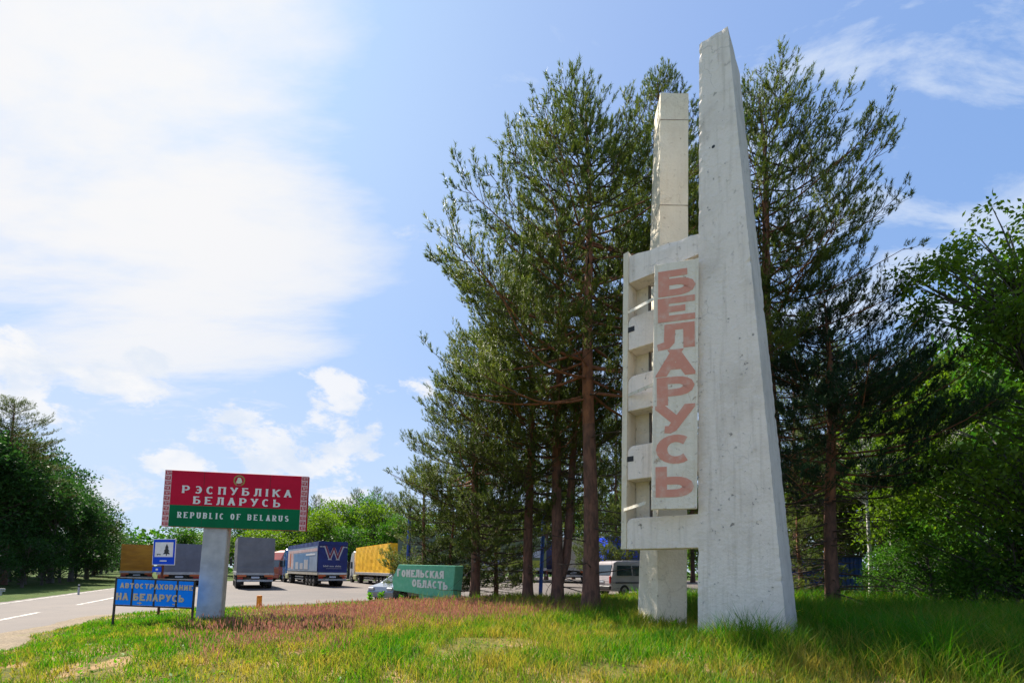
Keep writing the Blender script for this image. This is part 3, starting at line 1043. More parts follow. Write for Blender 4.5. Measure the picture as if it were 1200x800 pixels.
for ch, ya, yb in rows:
    zt_, zb_ = pu(792, ya - 2)[1], pu(792, yb + 2)[1]
    f = (zt_ - zb_p) / (zt_p - zb_p)
    l0 = pb0 + (pt0 - pb0) * f
    l1 = pb1 + (pt1 - pb1) * f
    w = l1 - l0
    mb = MB(mon.location)
    h_ = zt_ - zb_
    glyph(mb, ch, l0 + w * .085, zb_, w * .83, h_, w * .25, h_ * .25, (P0, PU, MZ, PNn), .004, z0=.001)
    mb.build('letter', M['red_letter'], panel)
# light steel strips from fin to panel
for (xa, ya, xb, yb) in ((736, 366, 768, 347), (736, 463, 765, 449), (731, 597, 757, 588)):
    a = onplane(xa, ya, MA + MBk * -.03, MN)
    c = pw(pu(xb, yb)[0], pu(xb, yb)[1], -.06)
    up = Vector((0, 0, .035))
    dd = MN * .012
    MB(mon.location).hexa([a - up, c - up, c - up - dd, a - up - dd, a + up, c + up, c + up - dd, a + up - dd]).build('strap', M['strap'], mon)

# ------------------------------------------------------------------ red and green border billboard
BP = onz(246, 731, 0.16)
BT = R(-7)
BU = Vector((math.cos(BT), -math.sin(BT), 0))
BN = Vector((-math.sin(BT), -math.cos(BT), 0))
bill = thing('border_billboard', 'wide crimson and green border billboard with ornament edges on one thick grey post', 'billboard', (BP.x, BP.y, 0.1))
BPl = Vector((BP.x, BP.y, 0))


def bu(px, py):
    p = onplane(px, py, BPl, BN)
    return ((p - BPl).dot(BU), p.z)


def bw(u, z, off=0.0):
    return BPl + BU * u + MZ * z + BN * off


pl, pr = bu(228, 728)[0], bu(258, 728)[0]
ptl, ptr = bu(237.5, 617)[0], bu(266, 617)[0]
zpt = bu(253, 617)[1]
MB(bill.location).hexa([bw(pl, -.05, -.05), bw(pr, -.05, -.05), bw(pr, -.05, -.28), bw(pl, -.05, -.28),
                        bw(ptl, zpt + .6, -.05), bw(ptr, zpt + .6, -.05), bw(ptr, zpt + .6, -.28), bw(ptl, zpt + .6, -.28)]).build('post', M['grey_post'], bill, bevel=.02)
x0, zbt = bu(187, 616)
x1, _ = bu(355.5, 617)
xa, ztp = bu(194, 549)
xb = bu(363, 553)[0]
BL = (x0 + xa) / 2
BR = (x1 + xb) / 2
ZB, ZT = zbt, ztp - .02
panel_b = MB(bill.location).hexa([bw(BL, ZB), bw(BR, ZB), bw(BR, ZB, -.12), bw(BL, ZB, -.12), bw(BL, ZT), bw(BR, ZT), bw(BR, ZT, -.12), bw(BL, ZT, -.12)]).build('panel', M['crimson'], bill, bevel=.008)
HB = ZT - ZB
WB = BR - BL
zm = ZB + HB * .385


def slab(parent, mat, name, u0, u1, z0, z1, o0, o1, base, fr):
    P, U, N = fr
    pt = lambda u, z, o: P + U * u + MZ * z + N * o
    return MB(base).hexa([pt(u0, z0, o1), pt(u1, z0, o1), pt(u1, z0, o0), pt(u0, z0, o0), pt(u0, z1, o1), pt(u1, z1, o1), pt(u1, z1, o0), pt(u0, z1, o0)]).build(name, mat, parent)


bfr = (BPl, BU, BN)
ow = WB * .047
for fx in (.27, .5, .73):
    slab(panel_b, M['dark'], 'seam', BL + WB * fx - .003, BL + WB * fx + .003, ZB + .01, ZT - .01, .0002, .0046, bill.location, bfr)
slab(panel_b, M['sign_green'], 'green_field', BL + ow, BR - ow, ZB + .004, zm, .0005, .004, bill.location, bfr)
for uu in (BL + .004, BR - ow):
    ob = slab(panel_b, M['ornament_bg'], 'ornament_band', uu, uu + ow - .004, ZB + .004, ZT - .004, .0005, .004, bill.location, bfr)
    # woven folk pattern: stepped red marks repeating up the band
    mb = MB(bill.location)
    nrep = 11
    ch_ = (HB - .02) / nrep
    for k in range(nrep):
        z_ = ZB + .01 + ch_ * k
        for (a0, a1, b0, b1) in ((.10, .30, .15, .85), (.30, .62, .15, .32), (.62, .80, .15, .6), (.42, .62, .48, .62), (.36, .90, .72, .88), (.86, .96, .2, .6)):
            s_ = a0, a1
            if k % 2:
                s_ = 1 - a1, 1 - a0
            pts = [bw(uu + (ow - .004) * s_[i], z_ + ch_ * zz, .0065) for i, zz in ((0, b0), (1, b0), (1, b1), (0, b1))]
            ptb = [bw(uu + (ow - .004) * s_[i], z_ + ch_ * zz, .0035) for i, zz in ((0, b0), (1, b0), (1, b1), (0, b1))]
            mb.hexa([ptb[0], ptb[1], pts[1], pts[0], ptb[3], ptb[2], pts[2], pts[3]])
    oo = mb.build('ornament', M['ornament_red'], panel_b)
    oo['kind'] = 'stuff'
fr = (BPl, BU, MZ, BN)
lx0, lx1 = bu(210, 585)[0], bu(344, 585)[0]
LH = HB * .135
zl1 = ZB + HB * .585
zl2 = zm + HB * .035
write('РЭСПУБЛІКА', BL + WB * .125, BL + WB * .885, ZB + HB * .60, LH, LH * .27, LH * .14, fr, .008, M['white'], panel_b, .62, LH * .16, base=bill.location)
write('БЕЛАРУСЬ', BL + WB * .205, BL + WB * .81, ZB + HB * .415, LH, LH * .27, LH * .14, fr, .008, M['white'], panel_b, .62, LH * .16, base=bill.location)
LH2 = HB * .105
write('REPUBLIC OF BELARUS', BL + WB * .105, BL + WB * .875, ZB + HB * .16, LH2, LH2 * .22, LH2 * .13, (BPl + BN * .004, BU, MZ, BN), .006, M['white'], panel_b, .62, LH2 * .15, base=bill.location)
# state emblem: golden wreath ring round a pale map-like centre, small red star and ribbon
ec_u, ec_z = BL + WB * .512, ZB + HB * .865
er = HB * .088
mb = MB(bill.location)
for a in np.linspace(0, 2 * PI, 26, endpoint=False):
    cu, cz = ec_u + er * 0.98 * math.cos(a), ec_z + er * math.sin(a)
    ta = a + .9
    d1, d2 = (math.cos(ta) * er * .28, math.sin(ta) * er * .28), (-math.sin(ta) * er * .1, math.cos(ta) * er * .1)
    pts = [(cu - d1[0], cz - d1[1]), (cu + d2[0], cz + d2[1]), (cu + d1[0], cz + d1[1]), (cu - d2[0], cz - d2[1])]
    mb.poly([bw(p[0], p[1], .006 + .0004 * (a % .5)) for p in pts] + [bw(p[0], p[1], .0005) for p in pts], [(0, 1, 2, 3), (0, 4, 5, 1), (1, 5, 6, 2), (2, 6, 7, 3), (3, 7, 4, 0)])
mb.build('emblem_wreath', M['gold'], panel_b)
mb = MB(bill.location)
prof = [(-.62, -.5), (-.2, -.62), (.3, -.55), (.62, -.3), (.45, .1), (.32, .5), (.05, .66), (-.3, .55), (-.42, .1)]
n = len(prof)
mb.poly([bw(ec_u + p[0] * er, ec_z + p[1] * er, .005) for p in prof] + [bw(ec_u + p[0] * er, ec_z + p[1] * er, .0006) for p in prof],
        [tuple(range(n))] + [(i, (i + 1) % n, n + (i + 1) % n, n + i) for i in range(n)])
mb.build('emblem_centre', M['emblem_pale'], panel_b)
slab(panel_b, M['ornament_red'], 'emblem_ribbon', ec_u - er * .45, ec_u + er * .45, ec_z - er * 1.15, ec_z - er * .85, .0062, .0085, bill.location, bfr)

LEAN = R(0.8)                                              # post and board lean a little to the right
bill.rotation_euler = Matrix.Rotation(LEAN, 3, -BN).to_euler()
bill.location = bill.location - BU * .03
bill.location.z -= .02

# ------------------------------------------------------------------ blue insurance sign on legs
SL = onz(131.5, 735, 0.1)
SR_ = onz(224, 735, 0.12)
SU = (Vector((SR_.x, SR_.y, 0)) - Vector((SL.x, SL.y, 0)))
SLn = SU.length
SU.normalize()
SN = Vector((SU.y, -SU.x, 0))
S0 = Vector((SL.x, SL.y, 0))
ins = thing('roadside_notice', 'bright blue roadside insurance notice on thin black legs beside the billboard post', 'sign', (S0.x, S0.y, .1))
sfr = (S0, SU, SN)


def su(px, py):
    p = onplane(px, py, S0, SN)
    return ((p - S0).dot(SU), p.z)


sz0, sz1 = su(136, 711)[1], su(136, 678)[1]
sz0 = (sz0 + su(228, 710)[1]) / 2
NS = 4
cuts = [0.0, .215, .50, .785, 1.0]
for i in range(NS):
    slab(ins, M['blue_sheet'], 'sheet', SLn * cuts[i] + .02, SLn * cuts[i + 1] - .02, sz0 + .02, sz1 - .02, -.006, .006, ins.location, sfr)
for cu in cuts:
    lo = -.05 if cu in (0.0, 1.0) else sz0
    slab(ins, M['dark'], 'leg' if cu in (0.0, 1.0) else 'mullion', SLn * cu - .022, SLn * cu + .022, lo, sz1, -.018, .012, ins.location, sfr)
for zz in (sz0, sz1):
    slab(ins, M['dark'], 'rail', -.022, SLn + .022, zz - .018, zz + .018, -.020, .014, ins.location, sfr)
sh = sz1 - sz0
f2 = (S0 + SN * .0125, SU, MZ, SN)
write('АВТОСТРАХОВАНИЕ', SLn * .06, SLn * .985, sz0 + sh * .64, sh * .19, sh * .05, sh * .045, f2, .004, M['tan_letter'], ins, .28, base=ins.location)
write('НА БЕЛАРУСЬ', SLn * .02, SLn * .885, sz0 + sh * .20, sh * .26, sh * .07, sh * .06, f2, .004, M['tan_letter'], ins, .2, base=ins.location)
for px_ in (.29, .74):                                       # little pointing arrows under the words
    mb = MB(ins.location)
    a0 = SLn * px_
    z_ = sz0 + sh * .11
    P = lambda u, z, o: S0 + SU * u + MZ * z + SN * o
    prof = [(0, -.012), (.06, -.012), (.06, -.035), (.12, 0), (.06, .035), (.06, .012), (0, .012)]
    mb.poly([P(a0 + p[0], z_ + p[1], .011) for p in prof] + [P(a0 + p[0], z_ + p[1], .0065) for p in prof],
            [tuple(range(7))] + [(i, (i + 1) % 7, 7 + (i + 1) % 7, 7 + i) for i in range(7)])
    mb.build('arrow', M['tan_letter'], ins)

ins.rotation_euler = Matrix.Rotation(R(1.6), 3, -SN).to_euler()
ins.location = ins.location + MZ * .03

# ------------------------------------------------------------------ rest-area road sign
TP = onz(183, 724, 0.1)
ts = thing('traffic_sign', 'blue rest area road sign with black fir tree pictogram on a thin post', 'road sign', (TP.x, TP.y, .1))
T0 = Vector((TP.x, TP.y, 0))
TT = R(12)
TU = Vector((math.cos(TT), -math.sin(TT), 0))
TN = Vector((-math.sin(TT), -math.cos(TT), 0))
tfr = (T0, TU, TN)


def tu(px, py):
    p = onplane(px, py, T0, TN)
    return ((p - T0).dot(TU), p.z)


tl, tzb = tu(176.5, 661.5)
tr, _ = tu(203, 661.5)
tzt = tu(190, 631)[1]
tc_ = (tl + tr) / 2 + .05
tl, tr = tl + .05, tr + .05
MB(ts.location).cyl(T0 + MZ * -.05 - TN * .05, T0 + MZ * (tzt - .05) - TN * .05 + TU * .1, .035).build('post', M['rust'], ts)
tpan = slab(ts, M['white'], 'panel', tl, tr, tzb, tzt, -.012, .0, ts.location, tfr)
slab(tpan, M['road_blue'], 'blue_field', tl + .02, tr - .02, tzb + .02, tzt - .02, .0005, .003, ts.location, tfr)
tw, thh = tr - tl, tzt - tzb
slab(tpan, M['white'], 'pictogram_field', tl + tw * .10, tr - tw * .10, tzb + thh * .31, tzb + thh * .87, .0035, .006, ts.location, tfr)
slab(tpan, M['white'], 'dash', tl + tw * .34, tl + tw * .64, tzb + thh * .14, tzb + thh * .18, .0035, .006, ts.location, tfr)
prof = [(-.05, 0), (.05, 0), (.05, .14), (.42, .12), (.2, .36), (.34, .36), (.14, .62), (.24, .62), (0, 1), (-.22, .62), (-.12, .62), (-.34, .36), (-.2, .36), (-.42, .12), (-.05, .14)]
n = len(prof)
cu, cz, s_ = tl + tw * .62, tzb + thh * .36, thh * .45
P = lambda u, z, o: T0 + TU * u + MZ * z + TN * o
MB(ts.location).poly([P(cu + p[0] * s_ * .85, cz + p[1] * s_, .009) for p in prof] + [P(cu + p[0] * s_ * .85, cz + p[1] * s_, .0065) for p in prof],
                     [tuple(range(n))] + [(i, (i + 1) % n, n + (i + 1) % n, n + i) for i in range(n)]).build('tree_pictogram', M['black'], tpan)
slab(tpan, M['black'], 'bench_pictogram', tl + tw * .2, tl + tw * .36, tzb + thh * .40, tzb + thh * .425, .0065, .009, ts.location, tfr)
for bx_ in (.22, .33):
    slab(tpan, M['black'], 'bench_leg', tl + tw * bx_, tl + tw * (bx_ + .02), tzb + thh * .36, tzb + thh * .399, .0065, .009, ts.location, tfr)
slab(ts, M['road_blue'], 'lower_plate', tl + .02, tl + tw * .42, tzb - thh * .27, tzb - thh * .07, -.012, .0, ts.location, tfr)
slab(ts, M['white'], 'plate_mark', tl + tw * .18, tl + tw * .28, tzb - thh * .20, tzb - thh * .14, .0005, .003, ts.location, tfr)

# ------------------------------------------------------------------ yellow bollard, green block, blue poles
BO = onz(303, 718, 0.1)
bol = thing('bollard', 'short yellow orange marker post in the grass beside the parking lot', 'bollard', (BO.x, BO.y, .05))
MB().cyl((0, 0, -.1), (.005, 0, .60), .088, .082, 14).build('shaft', M['yellow_post'], bol, bevel=.01, smooth=False)
MB().cyl((.005, 0, .601), (.005, 0, .635), .092, .075, 14).build('cap', M['yellow_post'], bol)

A_ = onz(533, 706, 0.18)
gY = A_.y
blk = thing('name_block', 'low tilted green concrete block with white raised Cyrillic lettering in the grass', 'sign', (A_.x, A_.y, .15))
gt = R(22)
GU = Vector((math.cos(gt), -math.sin(gt), 0))
GN = Vector((-math.sin(gt), -math.cos(gt), 0))
G0 = Vector((A_.x, A_.y, 0))


def gu(px, py):
    p = onplane(px, py, G0, GN)
    return ((p - G0).dot(GU), p.z)


out = [gu(461, 691), gu(459.5, 678), gu(467, 661), gu(533.5, 662.5), gu(530, 702)]
Pg = lambda u, z, o=0.0: G0 + GU * u + MZ * z + GN * o
n = len(out)
sl_block = MB(blk.location).poly([Pg(u, z) for u, z in out] + [Pg(u + .16, z, -.5) for u, z in out],
                                 [tuple(range(n)), tuple(range(2 * n - 1, n - 1, -1))] + [(i, n + i, n + (i + 1) % n, (i + 1) % n) for i in range(n)]).build('slab', M['green_block'], blk, bevel=.03, segs=2)
b0, b1 = gu(490, 700)[0], gu(520, 700)[0]
zc = gu(505, 697)[1]
slab(blk, M['green_block'], 'plinth', b0, b1, -.1, zc + .02, -.5, -.06, blk.location, (G0, GU, GN))
ga, gb = gu(466, 672), gu(519, 674)
gfr = (G0, GU, (MZ + GU * ((gb[1] - ga[1]) / (gb[0] - ga[0])) * 0).normalized(), GN)


def glyph_line(text, xa, ya, xb, yb, hpx):
    a, b2 = gu(xa, ya), gu(xb, yb)
    h = gu(xa, ya - hpx)[1] - a[1]
    nn = len(text)
    for i, ch in enumerate(text):
        f = i / nn
        u = a[0] + (b2[0] - a[0]) * f
        z = a[1] + (b2[1] - a[1]) * f
        mb = MB(blk.location)
        cw = (b2[0] - a[0]) / nn
        glyph(mb, ch, u, z + random.uniform(-.012, .012), cw * .86, h * random.uniform(.95, 1.05), h * .25, h * .24, (G0, GU, MZ, GN), .022)
        mb.build('letter', M['white'], sl_block)


glyph_line('ГОМЕЛЬСКАЯ', 465.5, 675, 521, 678, 8.6)
glyph_line('ОБЛАСТЬ', 483, 687, 525.5, 691, 8.8)

for i, (px_, yt, Y_) in enumerate(((478.5, 592, 25.6), (634.5, 598, 24.2))):
    b_ = at(px_ - 1.5, 690, Y_)
    top = at(px_ + (2 if i == 0 else 3), yt, Y_)
    z_ = .12
    bp = thing('steel_pole', ('bright blue steel pole rising beside the yellow truck', 'blue steel pole among the pine trunks, right of the green block')[i], 'pole', (b_.x, b_.y, z_), group='blue steel poles behind the grass')
    MB().cyl((0, 0, -.1), (top.x - b_.x, 0, top.z - z_), .10, .09, 12).build('shaft', M['blue_pole'], bp)
    MB().cyl((0, 0, -.08), (0, 0, .02), .17, .17, 12).build('base_plate', M['dark'], bp)
    MB().cyl((top.x - b_.x, 0, top.z - z_), (top.x - b_.x, 0, top.z - z_ + .05), .11, .05, 12).build('cap', M['blue_pole'], bp)

# ------------------------------------------------------------------ vehicles
_wheel = {}


def wheel(parent, x, y, z, r, w, side):
    """tyre with rim and hub; shared meshes"""
    key = (round(r, 3), round(w, 3), side)
    if key not in _wheel:
        prof = [(-w / 2, r * .62), (-w / 2, r * .93), (-w * .36, r), (w * .36, r), (w / 2, r * .93), (w / 2, r * .62)]
        n = 20
        pts, F = [], []
        for k in range(n):
            a = 2 * PI * k / n
            pts += [(p[0], p[1] * math.cos(a), p[1] * math.sin(a)) for p in prof]
        m = len(prof)
        for k in range(n):
            for j in range(m):
                F.append((k * m + j, k * m + (j + 1) % m, ((k + 1) % n) * m + (j + 1) % m, ((k + 1) % n) * m + j))
        t = MB().poly(pts, F).build('tyre', M['rubber'])
        rm = MB()
        e = side * w / 2
        rm.cyl((-e * .2, 0, 0), (e * .55, 0, 0), r * .63, r * .63, 16).cyl((e * .56, 0, 0), (e * 1.02, 0, 0), r * .3, r * .2, 10)
        for k in range(8):
            a = 2 * PI * k / 8
            rm.box((e * .62, math.cos(a) * r * .45, math.sin(a) * r * .45), (abs(e) * .12, r * .1, r * .1))
        ro = rm.build('rim', M['rim'])
        _wheel[key] = (t.data, ro.data)
        for q_ in (t, ro):
            bpy.data.objects.remove(q_)
    wo_ = bpy.data.objects.new('wheel', None)
    wo_.location = (x, y, z)
    COL.objects.link(wo_)
    wo_.parent = parent
    for nm, d in zip(('tyre', 'rim'), _wheel[key]):
        ob = bpy.data.objects.new(nm, d)
        COL.objects.link(ob)
        ob.parent = wo_


def cargo(parent, w, L, z0, z1, mat_, rails=None, rear=None, posts=8):
    """tarpaulin box: slightly bulging curtain sides over an inner frame, rear frame, straps"""
    bm = bmesh.new()
    nx, ny, nz = 6, 26, 8
    vs = {}

    def vert(i, j, k):
        if (i, j, k) not in vs:
            x, y, z = (i / nx - .5) * w, j / ny * L, z0 + (z1 - z0) * k / nz
            on = (i in (0, nx)) + (j in (0, ny)) + (k in (0, nz))
            if on == 1:
                d = random.uniform(-.012, .018) + .016 * math.sin(j * 1.9 + k * .35)
                if i == 0:
                    x -= d
                elif i == nx:
                    x += d
                elif j == 0:
                    y -= d
                elif k == nz:
                    z -= abs(d) * .8
            vs[(i, j, k)] = bm.verts.new((x, y, z))
        return vs[(i, j, k)]
    for a, b_, f in ((nx, ny, lambda x, y: (x, y, 0)), (nx, ny, lambda x, y: (x, y, nz)), (nx, nz, lambda x, y: (x, 0, y)), (nx, nz, lambda x, y: (x, ny, y)),
                     (ny, nz, lambda x, y: (0, x, y)), (ny, nz, lambda x, y: (nx, x, y))):
        for x in range(a):
            for y in range(b_):
                bm.faces.new([vert(*f(x, y)), vert(*f(x + 1, y)), vert(*f(x + 1, y + 1)), vert(*f(x, y + 1))])
    bmesh.ops.recalc_face_normals(bm, faces=bm.faces)
    me = bpy.data.meshes.new('cargo_cover')
    bm.to_mesh(me)
    bm.free()
    o = link_mesh('cargo_cover', me, mat_, parent)
    rm = rails or M['alu']
    for sx_ in (-1, 1):
        MB().box((sx_ * (w / 2 + .012), L / 2, z0 - .05), (.05, L, .26)).build('side_rail', rm, parent, bevel=.008)
        if posts:
            st = MB()
            for k in range(1, posts):
                st.box((sx_ * (w / 2 + .035), L * k / posts, (z0 + z1) / 2 - .2), (.012, .05, z1 - z0 - .5))
            s_ = st.build('strap', M['dark'], parent)
            s_['kind'] = 'stuff'
    MB().box((0, -.03, z0 - .06), (w + .02, .06, .22)).build('rear_sill', rm, parent, bevel=.008)
    MB().box((0, L / 2, z1 + .012), (w - .06, L - .06, .02)).build('roof_sheet', mat_, parent)
    return o


def truck(name, label, cat, loc, rz, mat_, L=13.6, w=2.5, z0=1.2, z1=3.95, cabm=None, rails=None, axles=(1.6, 2.9, 4.2), posts=8, group='lorries parked in the lot', box_only=False, cab_gap=.9):
    t = thing(name, label, cat, loc, rz, group)
    cargo(t, w, L, z0, z1, mat_, rails, posts=posts)
    MB().box((-.45, L / 2, z0 - .27), (.12, L * .98, .24)).build('chassis_beam', M['chassis'], t)
    MB().box((.45, L / 2, z0 - .27), (.12, L * .98, .24)).build('chassis_beam', M['chassis'], t)
    for k in range(3):
        MB().box((0, .4 + (L - .8) * k / 2, z0 - .33), (w * .9, .14, .14)).build('cross_member', M['chassis'], t)
    # rear: bumper with lamp boards, plate, mudflaps
    MB().box((0, -.02, .62), (w * .96, .12, .16)).build('rear_bumper', M['alu'], t, bevel=.01)
    for s in (-1, 1):
        MB().box((s * w * .36, -.07, .98), (w * .24, .05, .16)).build('marker_board', M['marker'], t)
        MB().box((s * w * .40, -.082, .80), (w * .15, .05, .12)).build('tail_light', M['tail_red'], t)
        MB().box((s * w * .38, .95, .55), (.5, .02, .55)).build('mudflap', M['rubber'], t)
    MB().box((0, -.075, .86), (.55, .02, .14)).build('number_plate', M['plate'], t)
    for s in (-1, 1):
        for y in axles:
            wheel(t, s * (w / 2 - .19), y, .5, .5, .36, s)
        MB().box((s * (w / 2 - .05), L * .56, .78), (.04, L * .28, .10)).build('side_guard', M['alu'], t)
        MB().box((s * (w / 2 - .05), L * .56, .55), (.04, L * .28, .10)).build('side_guard', M['alu'], t)
    if cabm:
        y0 = L + cab_gap
        prof = [(y0, .75), (y0 + 2.0, .75), (y0 + 2.12, 1.5), (y0 + 1.95, 2.55), (y0 + 1.45, 3.45), (y0 + .35, 3.75), (y0, 3.6)]
        cb_ = MB().prism(prof, 'x', -1.22, 1.22).build('cab', cabm, t, bevel=.07, segs=2)
        for s in (-1, 1):
            MB().prism([(y0 + .75, 1.75), (y0 + 1.8, 1.75), (y0 + 1.68, 2.5), (y0 + .8, 2.5)], 'x', s * 1.222, s * 1.236).build('side_window', M['glass'], cb_)
            MB().box((s * 1.45, y0 + 1.9, 2.1), (.2, .12, .75)).build('mirror', M['dark'], cb_, bevel=.03)
            MB().prism([(y0 + .55, .78), (y0 + .56, 3.2), (y0 + .58, 3.2), (y0 + .58, .78)], 'x', s * 1.221, s * 1.227).build('door_seam', M['dark'], cb_)
            wheel(t, s * 1.06, y0 + 1.3, .5, .5, .33, s)
            wheel(t, s * 1.0, y0 - 2.3, .5, .5, .46, s)
            MB().box((s * 1.0, y0 - .45, .72), (.5, 1.4, .55)).build('fuel_tank', M['tank'], t, bevel=.08, segs=2)
        MB().prism([(y0 + 1.965, 2.5), (y0 + 2.095, 1.7), (y0 + 2.11, 1.7), (y0 + 1.98, 2.5)], 'x', -1.1, 1.1).build('windscreen', M['glass'], cb_)
        MB().box((0, y0 - 1.2, .85), (.9, 3.6, .22)).build('tractor_frame', M['chassis'], t)
        MB().box((0, y0 + 2.08, .62), (2.4, .25, .5)).build('front_bumper', cabm, cb_, bevel=.05)
    return t


def place(px, Y):
    p = at(px, 690, Y)
    return (p.x, Y, float(zpark(p.x, Y)) + .0)


# grey tarpaulin lorry seen square from behind
x, y, z = place(298.5, 36.2)
t_grey = truck('tarpaulin_lorry', 'grey tarpaulin lorry seen from behind, just right of the billboard post', 'truck', (x, y, z), R(31.5), M['tarp_grey'], L=7.2, z1=3.85, cabm=M['cab_white'], axles=(1.5, 2.8), posts=0, cab_gap=.3)
MB().box((0, -.075, 1.42), (2.44, .03, .40)).build('tail_board', M['tarp_grey'], t_grey, bevel=.01)

# blue lorry with the big letter W on its rear
pc = at(371.5, 690, 41.5)
th_ = R(35.5)
ex = Vector((math.cos(th_), math.sin(th_), 0))
cxy = Vector((pc.x, pc.y, 0)) + ex * 1.25
t_w = truck('tarpaulin_lorry', 'blue tarpaulin lorry with a large letter W on its rear and printed side', 'truck', (cxy.x, cxy.y, float(zpark(cxy.x, cxy.y))), th_, M['tarp_navy'], L=13.2, cabm=M['cab_blue'], rails=M['sand_rail'], posts=0)
MB().box((0, -.075, 3.80), (2.46, .012, .28)).build('rear_band', M['tarp_navy'], t_w)
rfr = (Vector((0, -.045, 0)), Vector((1, 0, 0)), MZ, Vector((0, -1, 0)))
mb = MB()
glyph(mb, 'W', -.78, 2.35, 1.66, 1.22, .26, .22, rfr, .006)
mb.build('letter', M['print_grey'], t_w)
mb = MB()
glyph(mb, 'W', -.70, 2.48, 1.50, 1.14, .13, .12, rfr, .010)
mb.build('letter_shade', M['print_wine'], t_w)
for (a0, a1) in ((-1.16, -.98), (-.94, -.70), (.92, 1.02), (1.06, 1.2)):
    MB().box(((a0 + a1) / 2, -.05, 3.5), (a1 - a0, .014, .10)).build('dash', M['print_grey'], t_w)
mb = MB()
xx = -.82
for k in range(17):                                           # small line of print, too small to read in the photo
    wv = random.uniform(.05, .09)
    hh = random.choice((.10, .10, .15))
    if k not in (5, 10):
        mb.box((xx + wv / 2, -.05, 1.74 + hh / 2), (wv, .014, hh))
    xx += wv + .022
o = mb.build('small_print', M['print_grey'], t_w)
o['kind'] = 'stuff'
MB().box((.08, -.05, 1.60), (1.3, .014, .022)).build('underline', M['print_grey'], t_w)
MB().box((0, -.075, 1.15), (2.3, .02, .14)).build('rear_plate', M['white'], t_w)
# printed curtain on the left side
xs = -1.25 - .042


def sidep(name, mat_, y0, y1, z0_, z1_, k=0):
    MB().b2((xs - .006 * k - .008, y0, z0_), (xs - .006 * k, y1, z1_)).build(name, mat_, t_w)


sidep('print_ground', M['tarp_pale'], .12, 12.9, 1.34, 3.55)
sidep('print_band', M['print_rose'], .15, 12.4, 3.10, 3.38, 1)
sidep('print_column', M['print_rose'], 10.1, 11.0, 1.5, 3.09, 1)
sidep('print_column', M['marker'], 11.2, 11.7, 1.7, 3.09, 1)
sidep('print_column', M['print_rose'], 11.8, 12.7, 1.6, 3.09, 1)
sidep('print_picture', M['tarp_top'], 3.0, 9.6, 1.5, 3.0, 1)
for k, (ya, yb, zt_) in enumerate(((7.6, 8.9, 2.2), (5.6, 6.9, 2.1), (3.5, 5.1, 2.4))):
    sidep('print_carton', M['print_grey'], ya, yb, 1.5, zt_, 2)
sidep('print_caption', M['white'], .9, 4.4, 2.78, 2.92, 2)

# yellow lorry right of it
pc = at(456, 690, 43.5)
cxy = Vector((pc.x, pc.y, 0)) + Vector((math.cos(R(31)), math.sin(R(31)), 0)) * 1.25
t_y = truck('tarpaulin_lorry', 'bright yellow tarpaulin lorry parked right of the W lorry, behind pine twigs', 'truck', (cxy.x, cxy.y, float(zpark(cxy.x, cxy.y)) - .1), R(31), M['tarp_yellow'], L=13.2, cabm=M['cab_white'], posts=0, z0=1.25, z1=4.05)
MB().box((0, -.055, 2.6), (.04, .02, 2.6)).build('door_seam', M['dark'], t_y)
# orange and slate trailers behind the blue notice
x, y, z = place(159, 46)
t_o = truck('box_trailer_lorry', 'orange brown tarpaulin lorry seen behind the blue notice, nearest the forest road', 'truck', (x, y, z - .1), R(38), M['tarp_orange'], L=12, z1=3.75, cabm=M['cab_white'], posts=0)
x, y, z = place(209, 40)
t_s = truck('box_trailer_lorry', 'slate grey tarpaulin lorry between the road sign and the billboard post', 'truck', (x, y, z - .1), R(35), M['tarp_grey_b'], L=12, w=3.0, z1=3.6, cabm=M['cab_blue'], posts=0)
# a cab just visible left of the blue cab
x, y, z = place(322, 58)
t_r = truck('flatbed_lorry', 'distant lorry with a faded red cab, between the grey lorry and the blue cab', 'truck', (x + 5.0, y + 7, z), R(150), M['tarp_grey_b'], L=6.5, z1=3.2, cabm=M['cab_red'], posts=0, axles=(1.5,))

# side-on trailer behind the pines
pa = at(474, 690, 43)
pb_ = at(640, 690, 43)
zz_ = float(zpark(3, 43))
t_g = truck('curtain_lorry', 'olive curtain lorry with lime and pale blue swoosh, side on behind the pine trunks', 'truck', (pb_.x, 44.3, zz_), R(90), M['tarp_olive'], L=13.4, posts=0)
# with rz = 90 deg the truck points to -x; its left side faces the camera
xs2 = -1.25 - .042
for nm, m_, y0, y1, zz0_, zz1_, k in (('swoosh', M['print_lime'], .25, 6.5, 1.32, 1.95, 0), ('swoosh', M['print_sky'], .3, 1.8, 2.2, 2.85, 0)):
    MB().b2((xs2 - .01 - .006 * k, y0, zz0_), (xs2 - .006 * k, y1, zz1_)).build(nm, m_, t_g)
MB().poly([(xs2 - .016, .3, 2.85), (xs2 - .016, 1.5, 2.85), (xs2 - .016, 7.0, 1.40), (xs2 - .016, 5.0, 1.40), (xs2 - .004, .3, 2.85), (xs2 - .004, 1.5, 2.85), (xs2 - .004, 7.0, 1.40), (xs2 - .004, 5.0, 1.40)],
          [(0, 1, 2, 3), (4, 7, 6, 5), (0, 4, 5, 1), (1, 5, 6, 2), (2, 6, 7, 3), (3, 7, 4, 0)]).build('swoosh', M['print_sky'], t_g)
MB().box((xs2 - .01, 6.7, 2.6), (.03, .14, 2.7)).build('curtain_post', M['dark'], t_g)
MB().box((xs2 - .012, 6.6, 2.93), (.02, 13.0, .04)).build('curtain_strap', M['dark'], t_g)
